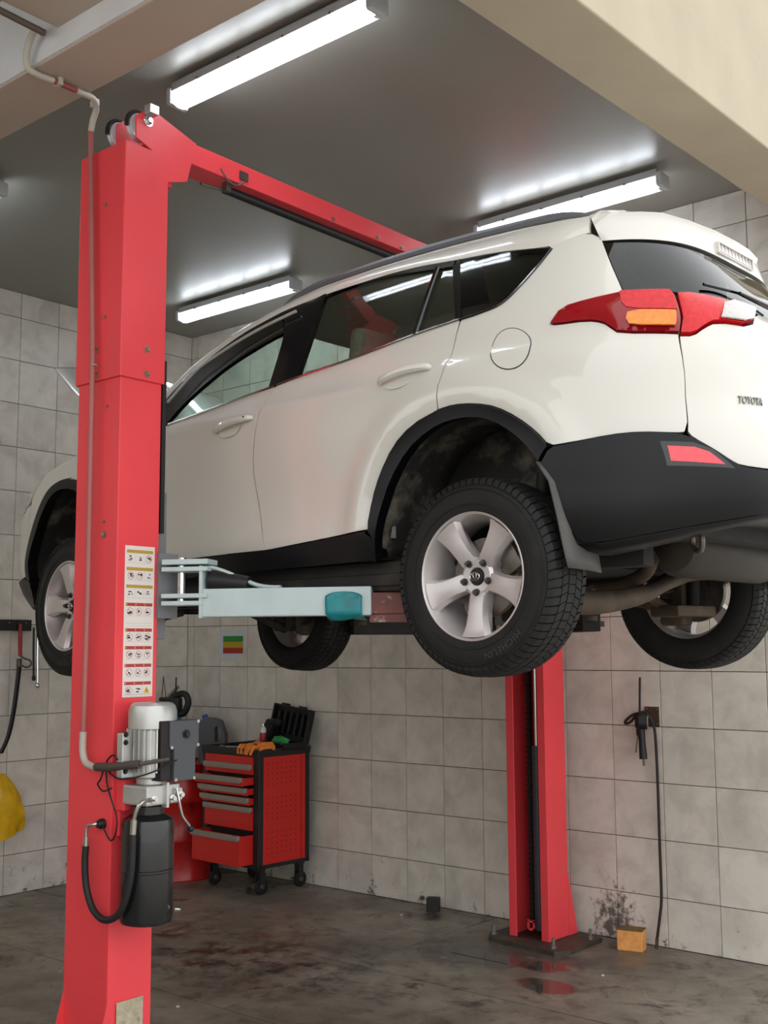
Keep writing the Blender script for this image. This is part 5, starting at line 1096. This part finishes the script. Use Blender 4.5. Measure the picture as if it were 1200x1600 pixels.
def crumple(name, m, loc, dims, label, cat, seed=1, amp=.25, n=14):
    rn = random.Random(seed); ph = [rn.uniform(0, 6) for _ in range(8)]
    b = MB()
    def fn(u, w):
        th = 2 * PI * u; f = math.pi * w
        r = 1 + amp * (math.sin(3 * th + ph[0]) * math.sin(2 * f + ph[1]) + .6 * math.sin(5 * th + ph[2] + 3 * f) + .4 * math.sin(7 * f + ph[3] - 2 * th))
        return (dims[0] * r * math.sin(f) * math.cos(th), dims[1] * r * math.sin(f) * math.sin(th), dims[2] * (1 + math.cos(f) * r * .9))
    b.grid(fn, n * 2, n); o = b.build(name, m, None, smooth=50, loc=loc, weld=True); tag(o, label, cat); return o
crumple('rag', mat('green_cloth', hexc('2f8a4a'), .85, var=.35, vscale=25), (1.42, -.295, TOP + .018), (.085, .04, .042), 'crumpled green rag lying beside the open tool case', 'rag', 4, .16)
gl = root('work_gloves', (1.36, -.475, TOP), 0, 'pair of orange work gloves draped over the cabinet corner', 'gloves')
M_OR = mat('orange_fabric', hexc('f58a34'), .8, var=.2, vscale=30)
def glove(dx, dy, rz, seed, nm='glove'):
    M_ = Matrix.Translation((dx, dy, 0)) @ Matrix.Rotation(rz, 4, 'Z') @ Matrix.Scale(1.3, 4); rn = random.Random(seed); b = MB()
    def pt(x, y, z): return M_ @ Vector((x, y, z))
    b.grid(lambda u, w: pt(-.05 + .10 * u, -.05 + .11 * w, .034 + .008 * math.sin(7 * u + 4 * w + seed) + .012 * math.sin(PI * u)), 10, 10)
    b.grid(lambda u, w: pt(-.05 + .10 * u, -.05 + .11 * w, .012 + .004 * math.sin(5 * u + seed)), 4, 4)
    b.box((0, .005, .024), (.10, .105, .03), bev=.010, M=M_)
    for k in range(4):
        x = -.039 + .026 * k; L_ = (.055, .068, .066, .05)[k]
        b.tube([pt(x, -.04, .026), pt(x * 1.05, -.04 - L_ * .5, .030), pt(x * 1.1, -.04 - L_ * .8, .014), pt(x * 1.1, -.045 - L_ * .9, -.012)], [.017, .0175, .016, .010], 8)
    b.tube([pt(.045, .0, .026), pt(.072, -.025, .030), pt(.085, -.05, .02)], [.018, .017, .012], 8)
    return bl(b, nm, M_OR, gl, smooth=60)
glove(-.07, .03, .25, 1); glove(.065, .0, -.45, 2)
b = MB(); b.box((.02, .055, .030), (.10, .02, .012), bev=.004); bl(b, 'cuff', mat('glove_cuff_grey', '8a857e', .8), gl)
wr = root('ratchet_wrench', (1.06, -.43, TOP), math.radians(10), 'chrome ratchet and socket lying on the cabinet top', 'wrench')
b = MB(); b.cyl((-.10, 0, .012), (.06, 0, .012), .007, 10); b.lathe([(.0001, 0), (.018, 0), (.018, .022), (.0001, .022)], (.075, 0, .002), (0, 0, 1), 14); bl(b, 'ratchet', M_CHROME, wr)
b = MB(); b.cyl((-.13, 0, .013), (-.08, 0, .013), .012, 12); b.cyl((.10, .02, .013), (.15, .02, .013), .013, 12); bl(b, 'grip', M_STEEL, wr)

# ---------------------------------------------------------------- drum and what stands on it
dm = root('oil_drum', (.41, -.40, 0), 0, 'red steel oil drum behind the tool cabinet', 'drum')
b = MB(); R_ = .285; b.lathe([(.0001, .02), (R_ - .01, .02), (R_, 0), (R_ + .004, .008), (R_, .02), (R_, .28), (R_ + .010, .295), (R_, .31), (R_, .575), (R_ + .010, .59), (R_, .605), (R_, .86), (R_ + .004, .872), (R_, .88), (R_ - .012, .88), (R_ - .012, .868), (.0001, .868)], (0, 0, 0), (0, 0, 1), 44); bl(b, 'drum_shell', mat('drum_red', hexc('b31c18'), .28, var=.12, vscale=4, dirt='5a1210', dscale=5), dm, smooth=40)
b = MB(); b.lathe([(.0001, .012), (.03, .012), (.034, 0)], (.12, .12, .868), (0, 0, 1), 16); bl(b, 'bung', M_STEEL, dm)
DT = .88
jc = root('jerrycan', (.565, -.205, DT), math.radians(35), 'dark grey plastic jerrycan with handle hole standing on the drum', 'jerrycan')
M_JC = mat('jerrycan_grey', hexc('4f5156'), .5, var=.06)
b = MB(); ol = [(-.10, 0), (.10, 0), (.11, .03), (.11, .20), (.07, .31), (.02, .33), (-.06, .335), (-.10, .31)]
hole = [(.030, .15), (.075, .15), (.078, .24), (.045, .275), (.028, .26)]
for ys_ in (-.06, .06):
    pts = [Vector(p) for p in ol] + [Vector(p) for p in hole]; ed = [(i, (i + 1) % 8) for i in range(8)] + [(8 + i, 8 + (i + 1) % 5) for i in range(5)]
    V_, _, F_, _, _, _ = delaunay_2d_cdt(pts, ed, [], 0, 1e-6); fs_ = []
    for f_ in F_:
        c = sum((V_[i] for i in f_), Vector((0, 0))) / len(f_)
        if inside(c, ol) and not inside(c, hole): fs_.append(tuple(f_))
    b.add([(v.x, ys_, v.y) for v in V_], fs_)
for lp in (ol, hole):
    n = len(lp); b.add([(x, -.06, z) for x, z in lp] + [(x, .06, z) for x, z in lp], [(i, (i + 1) % n, n + (i + 1) % n, n + i) for i in range(n)])
bl(b, 'can_body', M_JC, jc, smooth=30, weld=True)
b = MB(); b.lathe([(.022, 0), (.022, .03), (.0001, .03)], (-.06, 0, .33), (-.3, 0, 1), 16); bl(b, 'cap', mat('cap_blue', hexc('2d4fa8'), .4), jc)
pc = root('plastic_crate', (.335, -.48, DT), math.radians(12), 'dark plastic crate on the red drum under the teal sprayer', 'crate')
b = MB(); b.box((0, 0, .008), (.30, .24, .016))
for p, d in (((0, -.115, .115), (.30, .012, .23)), ((0, .115, .115), (.30, .012, .23)), ((-.145, 0, .115), (.012, .24, .23)), ((.145, 0, .115), (.012, .24, .23))): b.box(p, d, bev=.003)
b.box((0, 0, .205), (.28, .22, .012)); bl(b, 'crate_shell', mat('crate_dark', '26282b', .6), pc, smooth=None)
b = MB(); b.box((0, 0, .232), (.32, .26, .016), bev=.004); bl(b, 'crate_lid', mat('crate_lid', '303236', .6), pc, smooth=None)
tl = root('sprayer', (.345, -.475, DT + .241), math.radians(20), 'teal garden sprayer with black loop handle on the dark crate', 'sprayer')
M_TL = mat('teal_plastic', hexc('1d7c78'), .35, var=.08)
b = MB(); b.lathe([(.0001, 0), (.085, 0), (.098, .02), (.10, .08), (.095, .14), (.07, .185), (.035, .205), (.0001, .21)], (0, 0, 0), (0, 0, 1), 28); b.box((-.07, -.0, .20), (.10, .07, .06), bev=.02); bl(b, 'tank', M_TL, tl)
b = MB(); b.tube(catmull([(.02, .0, .22), (.07, .0, .275), (.145, .0, .285), (.175, .0, .22), (.14, .0, .14), (.09, .0, .13)], 6), .026, 12); b.box((.07, 0, .20), (.08, .07, .12), bev=.02); b.box((0, 0, .245), (.16, .05, .03), bev=.01); bl(b, 'loop_handle', M_BLK, tl)
b = MB(); b.cyl((-.03, .02, .25), (.05, .06, .345), .014, 10); bl(b, 'nozzle_tube', mat('tube_grey', '6f6d69', .4, metal=.5), tl)
b = MB(); b.cyl((.06, .0, .25), (.062, .0, .42), .006, 8); bl(b, 'pump_rod', M_BLK, tl)
b = MB(); b.tube([(-.10, .05, .24), (-.13, .12, .34), (-.15, .16, .42)], .004, 6); b.tube([(-.15, .16, .42), (-.10, .10, .33), (-.06, .05, .26)], .003, 6); bl(b, 'bent_wire', mat('brown_wire', '5b4431', .7), tl)

# ---------------------------------------------------------------- on and by the back wall
pp_ = root('paper_sheet', (.555, -.001, 1.80), 0, 'sheet of white paper with green, yellow and red stripes taped to the wall', 'paper')
def sheet(x0, x1, z0, z1, y, nm, m, cur=.004):
    b = MB(); b.grid(lambda u, w: (x0 + (x1 - x0) * u - (.03 * (1 - w) * u if nm == 'sheet' else 0), y, z0 + (z1 - z0) * w), 10, 10); return b.build(nm, m, pp_, smooth=60)
sheet(.402, .722, 1.68, 1.917, -.0020, 'sheet', mat('paper_white', hexc('cdd0d6'), .8))
for z0, z1, c, nm in ((1.818, 1.866, '2f8a3a', 'green_stripe'), (1.770, 1.818, 'b89c20', 'yellow_stripe'), (1.724, 1.770, 'a8332c', 'red_stripe')): sheet(.452, .692, z0, z1, -.0034, nm, mat('print_' + nm, hexc(c), .7, var=.08, vscale=60))
br = root('wall_bracket', (4.31, 0, 1.34), 0, 'small rusty square plate screwed to the tiled wall', 'bracket')
b = MB(); b.box((4.311, -.004, 1.342), (.093, .008, .12), bev=.002); b.build('plate', mat('rust_plate', hexc('4a3324'), .8, var=.35, vscale=18), br, smooth=None)
for x in (4.277, 4.345):
    for z in (1.297, 1.387): bolt((x, -.008, z), (0, -1, 0), .006, br, M_STEEL, .006)
b = MB(); b.cyl((4.311, -.008, 1.342), (4.311, -.06, 1.345), .007, 10); b.build('hook_pin', M_STEEL, br)
ti = root('tire_inflator', (4.28, -.08, 1.33), 0, 'black tire inflator gun with gauge and hose hanging on the tiled wall', 'tire inflator')
b = MB(); b.lathe([(.0001, -.030), (.038, -.030), (.045, -.022), (.045, .020), (.038, .028), (.0001, .028)], (4.290, -.085, 1.315), (.90, .43, 0), 26); b.box((4.268, -.08, 1.315), (.05, .05, .075), bev=.012); b.tube([(4.274, -.08, 1.28), (4.279, -.08, 1.20), (4.284, -.08, 1.095)], [.024, .020, .024], 12); b.box((4.262, -.08, 1.255), (.03, .03, .05), bev=.008); b.build('gun_body', M_BLK, ti)
b = MB(); b.lathe([(.0001, .002), (.036, .002), (.038, 0)], (4.290 + .90 * .028, -.085 + .43 * .028, 1.315), (.90, .43, 0), 26); b.build('gauge_face', mat('gauge_white', hexc('b5b2ac'), .3), ti)
b = MB(); b.cyl((4.286, -.08, 1.10), (4.288, -.08, 1.055), .008, 10); b.tube([(4.258, -.08, 1.27), (4.246, -.08, 1.20), (4.236, -.08, 1.13)], .004, 6); b.build('trigger', M_STEEL, ti)
b = MB(); b.cyl((4.268, -.08, 1.345), (4.262, -.05, 1.578), .007, 10); b.build('air_rod', M_BLK, ti)
b = MB(); b.tube(catmull([(4.300, -.075, 1.345), (4.275, -.08, 1.365), (4.225, -.08, 1.355), (4.175, -.08, 1.318), (4.168, -.07, 1.300), (4.195, -.06, 1.31), (4.24, -.055, 1.355), (4.285, -.05, 1.37), (4.325, -.045, 1.33), (4.345, -.04, 1.25), (4.352, -.04, 1.0), (4.352, -.04, .6), (4.352, -.04, .30), (4.342, -.05, .18), (4.325, -.06, .055)], 7), .0085, 10); b.build('air_hose', M_HOSE, ti)
b = MB(); b.cyl((4.325, -.06, .06), (4.322, -.062, .004), .010, 10); b.build('hose_coupling', M_RUSTY, ti)
wd = root('wood_block', (4.215, -.165, 0), math.radians(14), 'orange-yellow wooden block on the floor against the wall', 'wood block')
b = MB(); b.box((0, 0, .058), (.15, .10, .116), bev=.006); bl(b, 'timber', mat('yellow_wood', hexc('e6a058'), .7, var=.18, vscale=22, dirt='7a5524', dscale=20, dthr=(.62, .7)), wd, smooth=None)
b = MB(); b.box((0, 0, .1185), (.152, .102, .005)); bl(b, 'dirty_top', mat('wood_dirt', hexc('6b5433'), .9, var=.3, vscale=30), wd, smooth=None)
db = MB().box((2.715, -.125, .045), (.085, .075, .09), bev=.003, rz=math.radians(28)).build('rubber_block', mat('black_rubber_block', '222224', .6, var=.12), smooth=None); tag(db, 'small black rubber block on the floor by the tiled wall', 'block')

# ---------------------------------------------------------------- left wall
rk = root('tool_rail', (.02, -2.0, 1.945), 0, 'black metal tool rail fixed along the left tiled wall', 'tool rail')
b = MB(); b.box((.026, -2.12, 1.945), (.045, 1.14, .082), bev=.003); b.build('rail', M_BLK, rk, smooth=None)
for k in range(8):
    b = MB(); b.cyl((.048, -2.6 + k * .14, 1.955), (.085, -2.6 + k * .14, 1.962), .004, 8); b.build('hook', M_CHROME, rk)
sw = root('strap_wrench', (.075, -1.655, 1.94), 0, 'red-handled strap wrench with long black belt hanging from the tool rail', 'wrench')
b = MB(); b.tube([(.075, -1.662, 1.955), (.075, -1.660, 1.84), (.075, -1.655, 1.72)], [.010, .016, .014], 10); b.build('handle', mat('red_grip', hexc('9c2226'), .5), sw)
b = MB(); b.tube(catmull([(.075, -1.655, 1.72), (.08, -1.62, 1.70), (.08, -1.575, 1.685), (.08, -1.565, 1.655), (.08, -1.60, 1.635), (.08, -1.645, 1.65)], 6), .007, 8); b.box((.075, -1.662, 1.67), (.025, .035, .06), bev=.006); b.build('ring', M_STEEL, sw)
b = MB(); cp = catmull([(.078, -1.662, 1.65), (.078, -1.675, 1.50), (.078, -1.70, 1.30), (.078, -1.735, 1.14), (.078, -1.79, 1.02)], 8); wdt = .019
vs_ = [(p.x - .0, p.y - wdt, p.z) for p in cp] + [(p.x, p.y + wdt, p.z + .004) for p in cp]; n = len(cp); b.add(vs_, [(k, k + 1, n + k + 1, n + k) for k in range(n - 1)]); b.build('strap', M_BLK, sw, smooth=60, solid=.005)
for y, z0, z1, r, lab, m in ((-1.548, 1.555, 1.93, .008, 'thin black steel bar hanging at the end of the tool rail', M_BLK), (-1.515, 1.50, 1.90, .009, 'chrome wrench bar hanging beside the car wheel on the tool rail', M_CHROME)):
    hb = root('hanging_bar', (.075, y, z1), 0, lab, 'bar')
    b = MB(); b.tube([(.075, y, z1), (.075, y + .004, (z0 + z1) / 2), (.075, y + .012, z0)], r, 8); b.build('shaft', m, hb)
    b = MB(); b.lathe([(r * 1.1, 0), (r * 1.8, .01), (r * 1.8, .03), (r * 1.1, .04)], (.075, y + .012, z0 - .02), (0, 0, 1), 10); b.build('socket_end', m, hb)
yb = root('plastic_bag', (.10, -1.84, .40), 0, 'yellow plastic bag hanging at the left edge of the picture', 'bag')
M_BAG = mat('yellow_plastic', hexc('e3b21a'), .35, var=.15, vscale=12)
b = MB()
def bag(u, w):
    th = 2 * PI * u; z = w; wid = .06 + .155 * math.sin(min(1, (1 - z) * 1.15) * PI * .62) ; wr_ = 1 + .10 * math.sin(5 * th + 9 * z) + .06 * math.sin(11 * th - 7 * z)
    return (.10 + .075 * wr_ * math.cos(th) * (wid / .2), -1.83 + wid * wr_ * math.sin(th) * (1 if math.sin(th) < 0 else 1.0) + .0, .42 + .46 * z + .05 * math.sin(th) * (1 - z))
b.grid(bag, 32, 16); b.add([bag(k / 32, 0) for k in range(32)] + [(.10, -1.83, .44)], [(k, (k + 1) % 32, 32) for k in range(32)]); b.build('bag_body', M_BAG, yb, smooth=60, weld=True)
b = MB(); b.tube(catmull([(.10, -1.86, .86), (.07, -1.88, .98), (.03, -1.885, 1.04)], 5), .012, 8); b.tube(catmull([(.11, -1.80, .86), (.07, -1.86, .98), (.03, -1.885, 1.04)], 5), .010, 8); b.build('bag_handle', M_BAG, yb)
b = MB(); b.cyl((0, -1.885, 1.04), (.05, -1.885, 1.05), .006, 8); b.build('nail', M_STEEL, yb)
crumple('plaster_lump', mat('torn_plaster_white', hexc('c9c7c2'), .8, var=.1), (.012, -1.905, 3.25), (.022, .075, .055), 'torn white plaster patch high on the left wall', 'plaster patch', 9, .14)
for i, (x, y, s_) in enumerate(((2.98, -2.55, .010), (2.62, -.35, .008), (4.35, -.75, .009))):
    c = MB(); c.lathe([(.0001, 0), (s_, .001), (s_ * 1.1, .004), (s_ * .5, .008), (.0001, .008)], (x, y, .0), (0, 0, 1), 7); o = c.build('stone_chip', mat('pale_chip', hexc('c9c4b8'), .8), smooth=None); tag(o, ('pale chip on the floor near the foot of the near post', 'pale chip on the floor near the black rubber block', 'pale chip on the wet floor below the car tail')[i], 'chip')
